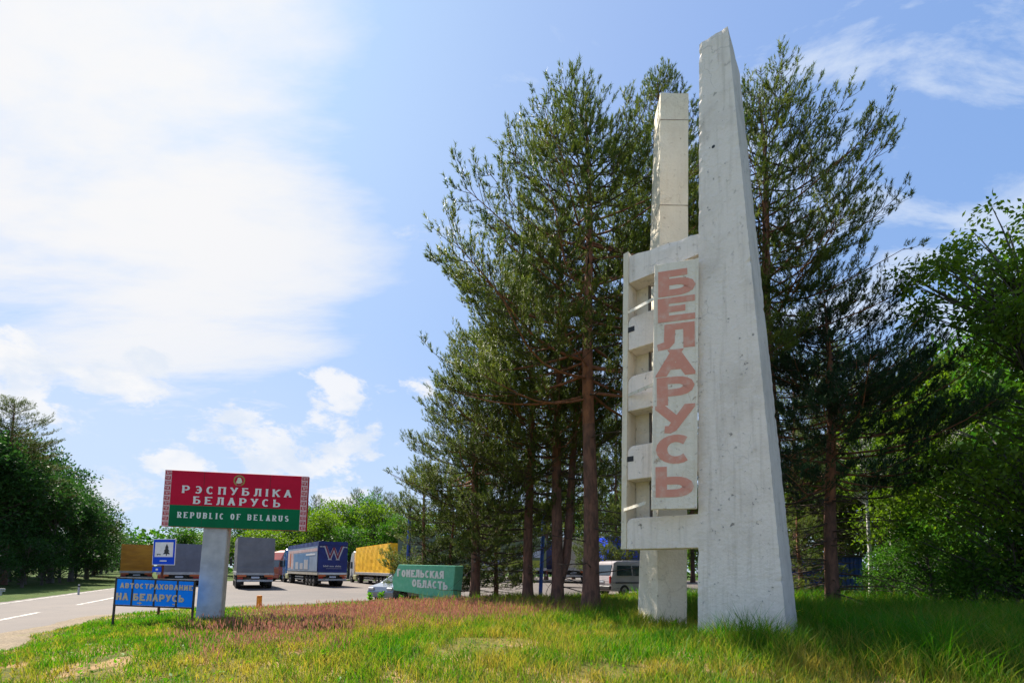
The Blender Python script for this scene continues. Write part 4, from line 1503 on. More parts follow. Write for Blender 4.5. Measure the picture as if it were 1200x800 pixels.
# navy trailer and beige box beyond it
x, y, z = place(664, 47)
truck('curtain_lorry', 'dark navy curtain lorry, side on between the blue pole and the forked pine', 'truck', (x + 9, y, z - .1), R(90), M['tarp_navy'], L=13.4, posts=6)
x, y, z = place(672, 41)
truck('box_truck', 'small beige box truck glimpsed between the forked pine and the big pine', 'truck', (x, y, z), R(-4), M['beige'], L=6.5, z1=3.9, posts=0, axles=(1.6,))
x, y, z = place(726, 40)
truck('tarpaulin_lorry', 'vivid blue tarpaulin lorry behind the silver van', 'truck', (x + .6, y, z), R(6), M['tarp_blue'], L=8, w=3.1, z1=3.95, posts=0, cabm=M['cab_white'], axles=(1.6, 2.8))


def loft(prof_low, secs):
    pass


def car_body(parent, paint, L, w, prof, roof, wheels_y, r, name='body'):
    """saloon or van body: side profile (y,z) swept with tumblehome, windows set proud by a few mm"""
    mb = MB()
    secs = [(-w / 2 + .06, .93), (-w / 2, 1.0), (-w / 2 + .02, 1.0), (w / 2 - .02, 1.0), (w / 2, 1.0), (w / 2 - .06, .93)]
    n = len(prof)
    pts = []
    zmax = max(p[1] for p in prof)
    belt = .55 * zmax

    def X(side, z):
        tuck = max(0.0, (z - belt) / (zmax - belt)) ** 1.2 * .17 * w / 1.75 + max(0.0, (.42 - z)) * .18
        return side * (w / 2 - tuck)
    for s in (-1, 1):
        pts += [(X(s, z), y, z) for y, z in prof]
    F = [(i, (i + 1) % n, n + (i + 1) % n, n + i) for i in range(n)]
    F += [tuple(range(n - 1, -1, -1)), tuple(range(n, 2 * n))]
    mb.poly(pts, F)
    o = mb.build(name, paint, parent, bevel=.05, segs=2)
    return o, X


def win_side(parent, X, pts, s, mat_=None):
    a = [(X(s, z) + s * .004, y, z) for y, z in pts]
    b_ = [(X(s, z) + s * .016, y, z) for y, z in pts]
    n = len(pts)
    MB().poly(a + b_, [tuple(range(n)), tuple(range(n, 2 * n))] + [(i, (i + 1) % n, n + (i + 1) % n, n + i) for i in range(n)]).build('side_window', mat_ or M['glass'], parent)


# silver saloon behind the green block, nose to the left
x, y, z = place(476, 26.4)
car = thing('saloon_car', 'silver saloon car half hidden behind the green lettered block', 'car', (x + .1, y, -.06), R(152))
prof = [(-2.1, .25), (-2.15, .62), (-2.0, .92), (-1.55, .98), (-.95, 1.36), (.15, 1.42), (.55, 1.36), (1.3, .95), (2.05, .78), (2.18, .5), (2.12, .22), (1.75, .2), (-1.7, .2)]
body, X = car_body(car, M['silver'], 4.3, 1.75, prof, None, (-1.3, 1.35), .31)
for s in (-1, 1):
    win_side(body, X, [(-1.3, .98), (-.3, .97), (-.3, 1.3), (-.88, 1.29)], s)
    win_side(body, X, [(-.22, .97), (1.05, .95), (.48, 1.29), (-.22, 1.32)], s)
    for yy in (-1.3, 1.35):
        wheel(car, s * .80, yy, .31, .31, .2, s)
    MB().box((s * .93, .85, 1.0), (.18, .1, .12)).build('mirror', M['silver'], body, bevel=.03)
    MB().box((s * .62, 2.13, .66), (.36, .12, .15)).build('headlight', M['alu'], body, bevel=.03)
    MB().box((s * .66, -2.13, .72), (.3, .08, .16)).build('tail_light', M['tail_red'], body, bevel=.02)
    MB().box((s * .875, .3, .86), (.02, .16, .03)).build('door_handle', M['dark'], body)
MB().hexa([(-.70, 1.27, .985), (.70, 1.27, .985), (.70, 1.29, 1.0), (-.70, 1.29, 1.0), (-.58, .60, 1.35), (.58, .60, 1.35), (.58, .62, 1.368), (-.58, .62, 1.368)]).build('windscreen', M['glass'], body)
MB().hexa([(-.68, -1.50, 1.03), (.68, -1.50, 1.03), (.68, -1.52, 1.045), (-.68, -1.52, 1.045), (-.58, -1.02, 1.33), (.58, -1.02, 1.33), (.58, -1.04, 1.347), (-.58, -1.04, 1.347)]).build('rear_window', M['glass'], body)

# minibus with its tail to the left
x, y, z = place(712, 28.6)
van = thing('minibus', 'dusty silver minibus with a luggage roof rail, parked behind the big pine trunk', 'van', (x + 1.55, y, float(zpark(x, y)) - .05), R(-62))
prof = [(-2.4, .3), (-2.45, .75), (-2.38, 1.15), (-2.15, 1.9), (-1.9, 2.0), (1.3, 2.02), (1.65, 1.9), (2.2, 1.15), (2.45, .95), (2.5, .4), (2.35, .28)]
body, X = car_body(van, M['van_paint'], 4.9, 1.85, prof, None, (-1.5, 1.5), .33)
for s in (-1, 1):
    win_side(body, X, [(-2.05, 1.18), (-.95, 1.18), (-.95, 1.75), (-1.95, 1.75)], s)
    win_side(body, X, [(-.85, 1.18), (.45, 1.18), (.45, 1.75), (-.85, 1.75)], s)
    win_side(body, X, [(.6, 1.18), (1.85, 1.18), (1.45, 1.75), (.6, 1.75)], s)
    for yy in (-1.5, 1.55):
        wheel(van, s * .84, yy, .33, .33, .22, s)
    MB().box((s * .80, -2.44, .95), (.12, .08, .42)).build('tail_light', M['tail_red'], body, bevel=.02)
    MB().box((s * .70, 2.45, .82), (.34, .12, .2)).build('headlight', M['alu'], body, bevel=.03)
    MB().box((s * .70, -.1, 2.05), (.04, 2.8, .04)).build('roof_rail', M['alu'], body)
    MB().box((s * .93, 0, .78), (.02, 4.3, .07)).build('rub_strip', M['dark'], body)
MB().hexa([(-.72, -2.385, 1.2), (.72, -2.385, 1.2), (.72, -2.36, 1.2), (-.72, -2.36, 1.2), (-.66, -2.215, 1.78), (.66, -2.215, 1.78), (.66, -2.19, 1.78), (-.66, -2.19, 1.78)]).build('rear_window', M['glass'], body)
MB().box((0, -2.46, .5), (1.7, .14, .22)).build('rear_bumper', M['dark'], body, bevel=.04)
MB().box((0, -2.455, .85), (.52, .03, .12)).build('number_plate', M['plate'], body)

# ------------------------------------------------------------------ blue shed on the right
sA, sB = at(922, 690, 26.5), at(1012, 690, 25.6)
ang = math.atan2(sB.y - sA.y, sB.x - sA.x)
shed = thing('metal_shed', 'dark blue sheet metal shed in tree shade right of the monument', 'shed', (sA.x, sA.y, .1), ang)
Ls = (Vector(sB) - Vector(sA)).length
nrib = 18
pts, F = [], []
MB().b2((0, 0.02, -.1), (Ls, 2.3, 2.45)).build('body', M['shed_blue'], shed)
for k in range(nrib):
    u = Ls * (k + .5) / nrib
    MB().prism([(u - .09, -.0), (u - .05, -.04), (u + .05, -.04), (u + .09, 0)], 'z', -.08, 2.43).build('rib', M['shed_blue'], shed)
MB().b2((-.1, -.12, 2.46), (Ls + .1, 2.4, 2.56)).build('roof', M['dark'], shed)
MB().b2((Ls + .02, .02, -.1), (Ls + .9, 2.2, 1.75)).build('lean_to', M['rust'], shed)
MB().b2((Ls * .42, -.07, 0), (Ls * .42 + .9, -.045, 2.0)).build('door', M['shed_blue'], shed)

# ------------------------------------------------------------------ roadside bits by the forest
p = onz(92, 695, 0.05)
mk = thing('marker_post', 'small pale roadside marker post at the forest edge of the road', 'post', (p.x, p.y, 0))
MB().box((0, 0, .4), (.12, .10, .9), taper=.85).build('shaft', M['grey_post'], mk, bevel=.01)
MB().box((0, 0, .68), (.125, .105, .12), taper=.97).build('band', M['black'], mk)
mk.scale = (.7, .7, .65)
p = onz(-8, 697, 0.1)
gr = thing('guard_rail', 'short grey guard rail at the forest edge, far left of the road', 'guard rail', (p.x, p.y, 0), R(118))
MB().prism([(-.04, .45), (.0, .50), (-.05, .56), (-.05, .62), (.0, .68), (-.04, .74), (-.07, .74), (-.03, .68), (-.08, .62), (-.08, .56), (-.03, .50), (-.07, .45)], 'x', -1.6, 1.6).build('rail', M['alu'], gr)
gr.scale = (.7, .7, .55)
for xx in (-1.3, 0, 1.3):
    MB().box((xx, .06, .32), (.1, .12, .85)).build('post', M['alu'], gr)


# ------------------------------------------------------------------ trees
def needle_tpl(k=24, wid=.062):
    """one pine shoot: needles pointing forward round a short axis, length 1"""
    V, T = [], []
    rs = np.random.default_rng(3)
    for i in range(k):
        z0 = rs.uniform(0.0, .70)
        a = i * 2.399 + rs.uniform(-.3, .3)
        sp = rs.uniform(.36, .62)
        ln = rs.uniform(.24, .38)
        d = np.array([math.cos(a) * math.sin(sp * 1.6), math.sin(a) * math.sin(sp * 1.6), math.cos(sp * 1.6)])
        s = np.array([-math.sin(a), math.cos(a), 0])
        b0 = np.array([0, 0, z0])
        V += [b0 - s * wid / 2, b0 + s * wid / 2, b0 + d * ln]
        T.append((3 * i, 3 * i + 1, 3 * i + 2))
    return np.array(V), np.array(T)


NV, NTt = needle_tpl()
KEEP = [((1.2, 3, 0), (7.2, 12.9, 30)), ((-7.2, 15, 0), (-1.8, 22.9, 3.4))]      # monument and green block: limbs stop short of them


def blocked(P, loc):
    Q = P + np.array(loc)
    return any(((Q > np.array(a)) & (Q < np.array(b))).all(1).any() for a, b in KEEP)



def pine(name, label, loc, H, r0, prof, h0, seed, group, needles='needles', dens=1.0, split=0, lean=(0, 0), dead=10, sh=.34, rz=0.0, dz=.5, nl=(4, 6), fork=False, keep=True):
    """Scots pine: tapered trunk, whorled limbs with side twigs, needle shoots turned up at the twig ends.
    prof: list of (height fraction, crown radius)"""
    global RNG
    RNG = rs = np.random.default_rng(seed)
    t = thing(name, label, 'tree', loc, rz, group)
    hp = [p[0] * H for p in prof]
    rp_ = [p[1] for p in prof]
    k = 18
    hz = np.linspace(-.15, H, k)
    ph = rs.uniform(0, 6)
    hq = np.clip(hz / H, 0, 1)
    tx = lean[0] * hq ** 1.5 + .10 * np.sin(hz * .5 + ph) * hq ** .5
    ty = lean[1] * hq ** 1.5 + .10 * np.sin(hz * .42 + ph * 2) * hq ** .5
    rad = r0 * (1 - np.clip(hz / H, 0, 1)) ** .75 + .015
    rad[0] *= 1.35
    rad[1] *= 1.06
    tk = Cloud()
    tk.tube(np.stack([tx, ty, hz], 1), rad, 12)
    if fork:
        fz = np.linspace(.8, H * .8, 12)
        tk.tube(np.stack([np.interp(fz, hz, tx) + .30 + .35 * (fz - .8) / H * 3 * (fz > .8) + .02, np.interp(fz, hz, ty) + .1 + 0 * fz, fz], 1) - np.array([.28, 0, 0]) * np.clip(1 - (fz - .8) / 1.2, 0, 1)[:, None], r0 * .8 * (1 - fz / H) + .02, 9)
    to = tk.build('trunk', [M['pine_bark'], M['pine_bark_up']], t, smooth=True)
    me = to.data
    cen = np.empty(len(me.polygons) * 3)
    me.polygons.foreach_get('center', cen)
    me.polygons.foreach_set('material_index', (cen.reshape(-1, 3)[:, 2] > H * .36).astype(np.int32))
    tw = Cloud()
    limbs = []
    SPs, SAs = [], []
    h = h0
    while h < H - .25:
        nn = rs.integers(*nl) + 1
        az0 = rs.uniform(0, 2 * PI)
        f = (h - h0) / (H - h0)
        for j in range(nn):
            az = az0 + 2 * PI * j / nn + rs.normal(0, .25)
            L = np.interp(h, hp, rp_) * rs.uniform(.70, 1.04)
            L = max(.25, L)
            L = min(L, max(.3, (H - h) * 1.15 + .25)) if f > .6 else L
            el = R(np.interp(f, [0, .3, .7, 1], [-9, -2, 14, 46]) + rs.normal(0, 6))
            hh = h + rs.uniform(-.15, .15)
            bx = np.array([np.interp(hh, hz, tx), np.interp(hh, hz, ty), hh])
            dh = np.array([math.cos(az), math.sin(az), 0])
            tt = np.linspace(0, 1, 7)
            wig = np.cross(dh, [0, 0, 1]) * L * .06
            P = bx + dh * (L * math.cos(el) * tt)[:, None] + np.array([0, 0, 1.0]) * (L * (math.sin(el) * tt + .20 * tt ** 2.2 - .05 * np.sin(tt * PI)))[:, None] + wig * (np.sin(tt * 5 + rs.uniform(0, 6)) * tt)[:, None]
            if keep:
                for _ in range(6):
                    if not blocked(P, loc) and not blocked(bx + (P - bx) * (1 + .5 / L), loc):
                        break
                    P = bx + (P - bx) * .78
                    L = L * .78
            lr = (.011 + .0085 * L) * (1 - .82 * tt)
            c = Cloud()
            c.tube(P, lr, 5)
            limbs.append((h, L, c))
            ns = max(3, int(L * 5.9 * dens))
            for i in range(ns):
                q_ = .26 + .74 * (i + rs.uniform(.1, .9)) / ns
                q_ = min(q_, .99)
                b0 = np.array([np.interp(q_, tt, P[:, e]) for e in range(3)])
                if wob(b0[0] + b0[2] * .9, b0[1] - b0[2] * .7, 1.15, seed) < -.32:
                    continue                                # gaps between the tufted layers
                sgn = 1 if i % 2 else -1
                aa = az + sgn * rs.uniform(.5, 1.15)
                sl = max(.22, L * (.16 + .34 * (1 - q_)) * rs.uniform(.6, 1.2))
                sl = min(sl, 1.6)
                sd = np.array([math.cos(aa), math.sin(aa), rs.uniform(-.05, .45)])
                sd /= np.linalg.norm(sd)
                e = np.linspace(0, 1, 4)
                S = b0 + sd * (sl * e)[:, None] + np.array([0, 0, 1.0]) * (sl * .22 * e ** 2)[:, None]
                tw.tube(S, .010 * (1 - .7 * e) + .002, 3)
                m_ = max(3, int(sl / .085 * dens))
                u = 1 - rs.uniform(0, .78, m_) ** 1.25
                u[0] = 1.0
                pos = np.stack([np.interp(u, e, S[:, d]) for d in range(3)], 1) + rs.normal(0, .045, (m_, 3))
                ax = sd[None] * .6 + np.array([0, 0, 1.0])[None] + rs.normal(0, .36, (m_, 3))
                SPs.append(pos)
                SAs.append(ax)
            m_ = 4
            SPs.append(P[-1][None] + rs.normal(0, .05, (m_, 3)))
            SAs.append(dh[None] * .6 + np.array([0, 0, 1.0])[None] + rs.normal(0, .3, (m_, 3)))
        h += rs.uniform(.7, 1.3) * dz * (1 - .25 * f)
    for i in range(dead):                                   # bare lower limbs
        hh = rs.uniform(.14, 1) * h0
        az = rs.uniform(0, 2 * PI)
        L = rs.uniform(.5, 2.4)
        tt = np.linspace(0, 1, 5)
        dh = np.array([math.cos(az), math.sin(az), rs.uniform(-.25, .2)])
        b0 = np.array([np.interp(hh, hz, tx), np.interp(hh, hz, ty), hh])
        c = Cloud()
        P = b0 + dh * (L * tt)[:, None] + np.array([0, 0, -.12]) * (L * tt ** 2)[:, None] + rs.normal(0, .03, (5, 3)) * tt[:, None]
        c.tube(P, .022 * (1 - .8 * tt) + .003, 4)
        for e in range(3):
            s0 = P[2 + e % 3]
            d2 = dh + rs.normal(0, .5, 3)
            c.tube(np.stack([s0, s0 + d2 * L * .2, s0 + d2 * L * .36]), [.008, .005, .002], 3)
        limbs.append((hh, L, c))
    # big limbs as parts of their own, the thin ones joined
    limbs.sort(key=lambda a: -a[1])
    rest = Cloud()
    for i, (hh, L, c) in enumerate(limbs):
        if i < split:
            c.build('branch', M['twig'] if hh < H * .4 else M['pine_bark_up'], t, smooth=True)
        else:
            for V, Q in zip(c.V, c.Q):
                pass
            base = 0
            off = 0
            for V, Q in zip(c.V, c.Q):
                rest.add(V, Q=Q - off)
                off += len(V)
    if rest.n:
        o = rest.build('fine_branches', M['twig'], t, smooth=True)
        o['kind'] = 'stuff'
    pos = np.concatenate(SPs)
    ax = np.concatenate(SAs)
    size = sh * rs.uniform(.5, 1.3, len(pos))
    cl_ = wob(pos[:, 0], pos[:, 1], .9, pos[:, 2] * .8)
    tint = np.clip(.42 + .30 * cl_ + rs.normal(0, .22, len(pos)), 0, 1)
    ok_ = pos[:, 2] < H
    pos, ax, size, tint = pos[ok_], ax[ok_], size[ok_], tint[ok_]
    V, T, ti = instance_np(NV, NTt, pos, ax, size, tint)
    print('PINE', label[:30], len(pos), len(pos) * len(NTt))
    tipv = np.tile(np.array([0, 0, .12]), len(V) // 3)
    nt = len(T)
    tw.add(V, T=T, tint=np.clip(ti + tipv, 0, 1))
    o = tw.build('crown', [M['twig'], M[needles]], t, 0, 1)
    o['kind'] = 'stuff'
    return t, nt


LV = np.array([(0, 0, 0), (.25, .10, .42), (0, .16, 1.0), (-.25, .10, .42)])       # a leaf folded along its rib
LT = np.array([(0, 1, 2), (0, 2, 3)])


def leafy(name, label, loc, H, r0, rad, h0, seed, group, mat_='leaf', leaf=.12, nclump=160, per=45, trunk='bark', split=0, weep=0.0, squash=1.0, low=.55, cat='tree', tpos=None, cr=.62, lean=(0, 0), rz=0.0, tb=.5):
    """broadleaf tree: trunk, limbs that reach every leaf clump, loose clumps with gaps in an uneven crown"""
    global RNG
    RNG = rs = np.random.default_rng(seed)
    t = thing(name, label, cat, loc, rz, group)
    cz = h0 + (H - h0) * low
    ctr = []
    tries = 0
    lobes = [(rs.uniform(-.5, .5) * rad, rs.uniform(-.5, .5) * rad, h0 + (H - h0) * rs.uniform(.25, .85), rad * rs.uniform(.35, .62)) for _ in range(9)]
    lobes.append((0, 0, H - rad * .4, rad * .42))
    while len(ctr) < nclump and tries < 20000:
        tries += 1
        lb = lobes[rs.integers(len(lobes))]
        d = rs.normal(size=3)
        d /= np.linalg.norm(d)
        p = np.array([lb[0], lb[1], lb[2]]) + d * lb[3] * rs.uniform(.55, 1.05) * np.array([1, 1, squash])
        if p[2] < h0 * .85 or p[2] > H:
            continue
        ctr.append(p)
    ctr = np.array(ctr)
    tk = Cloud()
    k = 10
    top = H * .78
    hz = np.linspace(-.1, top, k)
    ph = rs.uniform(0, 6)
    X_ = lean[0] * (hz / H) + .12 * np.sin(hz * .7 + ph) * (hz / H)
    Y_ = lean[1] * (hz / H) + .12 * np.sin(hz * .6 + 2 * ph) * (hz / H)
    tr_ = r0 * (1 - hz / (top * 1.05)) ** .8 + .012
    tr_[0] *= 1.3
    tk.tube(np.stack([X_, Y_, hz], 1), tr_, 9)
    tk.build('trunk', M[trunk], t, smooth=True)
    ctr[:, 0] += np.interp(ctr[:, 2], hz, X_)
    ctr[:, 1] += np.interp(ctr[:, 2], hz, Y_)
    br = Cloud()
    order = np.argsort(-np.linalg.norm(ctr[:, :2], axis=1))
    for n_, i in enumerate(order):
        p = ctr[i]
        hb = max(h0 * .55, min(top * .95, p[2] - np.linalg.norm(p[:2]) * rs.uniform(.5, .95)))
        b0 = np.array([np.interp(hb, hz, X_), np.interp(hb, hz, Y_), hb])
        tt = np.linspace(0, 1, 5)
        mid = (b0 + p) / 2 + rs.normal(0, .12, 3) * rad * .25 + np.array([0, 0, .06 * rad])
        P = ((1 - tt) ** 2)[:, None] * b0 + (2 * tt * (1 - tt))[:, None] * mid + (tt ** 2)[:, None] * p
        lr = (.010 + .012 * np.linalg.norm(p - b0)) * (1 - .85 * tt) * .8 + .003
        if n_ < split:
            c = Cloud()
            c.tube(P, lr, 5)
            c.build('branch', M[trunk], t, smooth=True)
        else:
            br.tube(P, lr, 4)
    if br.n:
        o = br.build('fine_branches', M[trunk], t, smooth=True)
        o['kind'] = 'stuff'
    nL = len(ctr) * per
    ci = np.repeat(np.arange(len(ctr)), per)
    cs = rs.uniform(.65, 1.25, len(ctr)) * cr
    d = rs.normal(size=(nL, 3))
    d /= np.linalg.norm(d, axis=1, keepdims=True)
    pos = ctr[ci] + d * (cs[ci] * rs.uniform(0, 1, nL) ** .5)[:, None] * np.array([1, 1, .75])
    ax = d * .6 + rs.normal(0, .5, (nL, 3)) + np.array([0, 0, .15 - weep])
    if weep:
        pos[:, 2] -= weep * rs.uniform(0, .8, nL) * cs[ci]
    tint = np.clip(tb + .22 * rs.normal(size=len(ctr))[ci] + rs.normal(0, .2, nL), 0, 1)
    V, T, ti = instance_np(LV, LT, pos, ax, leaf * rs.uniform(.7, 1.25, nL), tint)
    o = np_mesh('crown', V, T, M[mat_], t, ti)
    o['kind'] = 'stuff'
    return t


def put(src, loc, rz, s, label, name=None):
    c = dup(src)
    c.location = loc
    c.rotation_euler = (0, 0, rz)
    c.scale = (s[0], s[0], s[1]) if isinstance(s, tuple) else (s, s, s)
    c['label'] = label
    return c


def gz(x, y):
    return float(hgrass(np.array([x]), np.array([y]))[0])


def tree_at(px, Y, z=None):
    p = at(px, 700, Y)
    return (p.x, Y, gz(p.x, Y) - .03 if z is None else z)


def hgt(py, Y):
    return at(600, py, Y).z


PG = 'pines standing round the monument'
YA = 15.6
pineA, _ = pine('pine_tree', 'tallest pine left of the monument with a thick bare lower trunk', tree_at(692, YA), hgt(118, YA), .26,
                [(0, 3.6), (.22, 4.8), (.40, 5.6), (.55, 5.2), (.70, 4.1), (.84, 2.6), (.95, 1.1), (1, .2)], hgt(470, YA), 11, PG, split=60, lean=(-.15, .2), dead=16, dens=.98)
YE = 20.5
pineE, _ = pine('pine_tree', 'tall pine rising directly behind the slender cream pillar', tree_at(776, YE), hgt(96, YE), .30,
                [(0, 3.0), (.3, 4.4), (.6, 3.9), (.8, 2.6), (.93, 1.2), (1, .2)], hgt(420, YE), 23, PG, split=30, dens=.8, dead=10)
YB = 17.5
pineB, _ = pine('pine_tree', 'tall airy pine behind the right edge of the tall pillar', tree_at(912, YB), hgt(112, YB), .27,
                [(0, 3), (.28, 4.4), (.5, 4.9), (.7, 4.0), (.85, 2.9), (.95, 1.4), (1, .3)], hgt(400, YB), 31, PG, split=60, dens=.82, dead=14, lean=(-.3, 0), dz=.55)
YC = 16.6
pineC, _ = pine('pine_tree', 'dark shaded pine with sweeping lower limbs right of the monument', tree_at(977, YC), hgt(352, YC), .22,
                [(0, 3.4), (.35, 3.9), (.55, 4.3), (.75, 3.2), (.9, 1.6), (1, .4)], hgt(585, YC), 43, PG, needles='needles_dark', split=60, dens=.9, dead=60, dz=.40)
YD = 19.5
pineD, _ = pine('pine_tree', 'slim pine with a straight bare trunk, left of the forked pine', tree_at(619, YD), hgt(330, YD), .20,
                [(0, 2.8), (.3, 4.0), (.5, 4.4), (.7, 3.2), (.9, 1.5), (1, .3)], hgt(600, YD), 57, PG, split=40, dens=.75, dead=12, dz=.55)
YF = 18.5
pineF, _ = pine('pine_tree', 'forked pine with two dark stems, between the slim pine and the tallest pine', tree_at(653, YF), hgt(260, YF), .22,
                [(0, 2.4), (.3, 3.4), (.5, 3.6), (.7, 2.8), (.9, 1.3), (1, .3)], hgt(560, YF), 61, PG, split=40, dens=.7, dead=16, dz=.6, fork=True)
YG = 21.5
pineG, _ = pine('pine_tree', 'low spreading pine whose branches reach down behind the green block', tree_at(556, YG), hgt(395, YG), .21,
                [(0, 4.2), (.2, 4.4), (.4, 3.9), (.65, 2.9), (.88, 1.4), (1, .3)], hgt(660, YG), 71, PG, split=50, dens=.8, dead=8, dz=.45)
# scruffy young pine beside the green block
YH = 25.0
pineH, _ = pine('pine_tree', 'young bushy pine in front of the yellow lorry, left of the green block', tree_at(496, YH), hgt(540, YH), .12,
                [(0, 1.9), (.3, 2.2), (.6, 1.6), (.88, .8), (1, .2)], 1.0, 83, PG, split=16, dens=.85, dead=4, dz=.4)

FG = 'trees of the forest edges'
# forest left of the road
LEFT_SHRUBS = []
pineL = put(pineB, (0, 0, 0), 0, 1, '')
p = at(28, 690, 33)
pineL.location = (p.x - 1.5, 33, .25)
pineL.scale = (.72, .72, (hgt(478, 33)) / hgt(112, YB))
pineL['label'] = 'tall dark pine over the road at the far left edge'
pineL['group'] = FG
ltop = [(-55, 505, 30, 1.0), (-20, 540, 31, .9), (25, 560, 34, .9), (58, 568, 37, .85), (82, 583, 41, .85), (100, 598, 46, .85), (108, 622, 52, .9), (117, 640, 62, .9), (124, 652, 78, .9), (128, 655, 95, 1.0), (5, 520, 40, 1.0), (48, 550, 45, 1.1), (-90, 480, 30, 1.0)]
oakL = None
for i, (px_, py_, Y_, sc_) in enumerate(ltop):
    p = at(px_, 690, Y_)
    H_ = hgt(py_, Y_) * 1.02
    lab = ['dark bushy tree outside the road bend, at the left frame edge', 'dark leafy tree beneath the tall roadside pine', 'dark leafy tree just right of the roadside pine trunk', 'tree in the middle of the left forest edge, shoulder high to its neighbour',
           'green tree on the sloping right part of the left forest edge', 'smaller green tree next toward the end of the left forest edge', 'low tree near the right end of the left forest edge', 'small distant tree at the end of the left forest edge',
           'tiny far tree over the vanishing road', 'farthest tree over the vanishing road, behind the orange lorry', 'tree deep inside the left forest behind the pine', 'tree of the second row in the left forest', 'dark tree at the outer left of the forest']
    if oakL is None:
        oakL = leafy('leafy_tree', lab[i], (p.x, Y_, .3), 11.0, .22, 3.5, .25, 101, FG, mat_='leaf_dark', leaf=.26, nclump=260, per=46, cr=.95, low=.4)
        oakL.scale = (1, 1, H_ / 11.0)
        continue
    put(oakL, (p.x, Y_, .3), i * 1.37, (sc_ * (.8 + .2 * H_ / 11), H_ / 11.0), lab[i])
for i, (px_, Y_, s_) in enumerate(((-40, 28, 1.3), (8, 29.5, 1.1), (36, 32, 1.2), (58, 35, 1.3), (78, 39, 1.4), (95, 44, 1.5), (108, 50, 1.6), (118, 58, 1.9), (128, 68, 2.1), (20, 36, 1.7), (64, 43, 1.9), (134, 82, 2.4))):
    p = at(px_, 690, Y_)
    LEFT_SHRUBS.append((p.x - .6, Y_, .2, s_))

# broadleaf belt behind the parked lorries
beltA = leafy('leafy_tree', 'sunlit light green tree behind the W lorry', (at(372, 690, 72).x, 72, .2), 10.5, .2, 4.2, 1.2, 131, FG, mat_='leaf_light', leaf=.34, nclump=170, per=34, cr=1.05)
beltB = leafy('leafy_tree', 'mid green tree above the cab of the blue lorry', (at(330, 690, 78).x, 78, .2), 11.0, .22, 3.9, 1.5, 137, FG, mat_='leaf', leaf=.34, nclump=170, per=34, cr=1.0)
belt = [(214, 620, 80, 'B', 'tree top just right of the rest area sign'), (240, 628, 88, 'A', 'tree behind the billboard post'), (283, 612, 74, 'B', 'tree directly above the grey lorry'), (304, 624, 70, 'A', 'low light tree above the right end of the grey lorry'),
        (352, 596, 84, 'B', 'tall tree at the right end of the red billboard'), (392, 588, 86, 'A', 'tall light tree above the letter W'), (408, 620, 68, 'B', 'dark round tree above the right end of the W lorry'),
        (428, 583, 84, 'B', 'high tree above the yellow lorry'), (446, 592, 80, 'A', 'light tree left of the first blue pole'), (464, 606, 74, 'B', 'tree touching the first blue pole'), (490, 600, 78, 'A', 'tree showing through the low pine'),
        (520, 600, 82, 'B', 'background tree behind the low spreading pine'), (560, 590, 80, 'A', 'background tree showing left of the slim pine'), (600, 590, 76, 'B', 'background tree showing behind the slim pine trunk'),
        (640, 585, 82, 'A', 'background tree showing behind the forked pine'), (685, 580, 78, 'B', 'background tree behind the tallest pine trunk'), (730, 575, 80, 'A', 'background tree behind the monument fin'),
        (775, 575, 78, 'B', 'background tree behind the slender pillar'), (820, 570, 80, 'A', 'background tree behind the tall pillar'), (262, 632, 96, 'A', 'distant tree peeping left of the grey lorry'), (318, 606, 92, 'A', 'distant tree over the gap left of the blue cab')]
for px_, py_, Y_, kd, lab in belt:
    src, h_ = (beltA, 10.5) if kd == 'A' else (beltB, 11.0)
    p = at(px_, 690, Y_)
    put(src, (p.x, Y_, .2), px_ * .37, (1.05 * (1 + .1 * math.sin(px_)), hgt(py_, Y_) / h_), lab)
for i, (px_, py_, Y_, lab) in enumerate(((415, 576, 96, 'distant dark pine poking above the belt of trees, left of the yellow lorry'), (440, 574, 98, 'distant dark pine poking above the yellow lorry'),
                                         (366, 584, 98, 'distant dark pine beyond the right end of the billboard'), (455, 580, 90, 'distant dark pine just left of the first blue pole'))):
    p = at(px_, 690, Y_)
    c = put(pineD, (p.x, Y_, .2), i * 2.1, (.95, hgt(py_, Y_) / hgt(330, YD)), lab)
    c['group'] = FG

fills = [(548, 470, 56, 'G', 'background pine filling the gap left of the slim pine'), (588, 430, 60, 'D', 'tall background pine between the low pine and the slim pine'), (640, 455, 55, 'G', 'background pine seen between the slim and the forked pine'),
         (672, 425, 60, 'D', 'background pine seen right of the forked pine'), (722, 440, 54, 'G', 'background pine between the tallest pine and the fin'), (752, 455, 57, 'D', 'background pine at the left edge of the monument fin'),
         (812, 500, 50, 'G', 'background pine in the slot between the two pillars'), (935, 420, 34, 'G', 'dark pine behind the shed, nearest the pillar'), (988, 400, 37, 'G', 'dark pine behind the middle of the shed'),
         (1035, 430, 33, 'D', 'dark pine behind the right end of the shed'), (1080, 410, 38, 'G', 'dark pine in the wood right of the shed'), (528, 598, 24.3, 'H', 'young pine right behind the green block'), (582, 590, 25.2, 'H', 'young pine left of the slim pine trunk'), (938, 600, 22.5, 'H', 'young dark pine in front of the left end of the shed'), (700, 560, 38, 'H', 'young pine behind the tallest pine trunk'), (735, 575, 36, 'H', 'young pine by the van roof')]
for px_, py_, Y_, kd, lab in fills:
    src, h_ = {'G': (pineG, hgt(395, YG)), 'D': (pineD, hgt(330, YD)), 'H': (pineH, hgt(540, YH))}[kd]
    p = at(px_, 690, Y_)
    c = put(src, (p.x, Y_, float(zpark(p.x, Y_)) - .05), px_ * .71, (1.0, hgt(py_, Y_) / h_), lab)
    c['group'] = FG

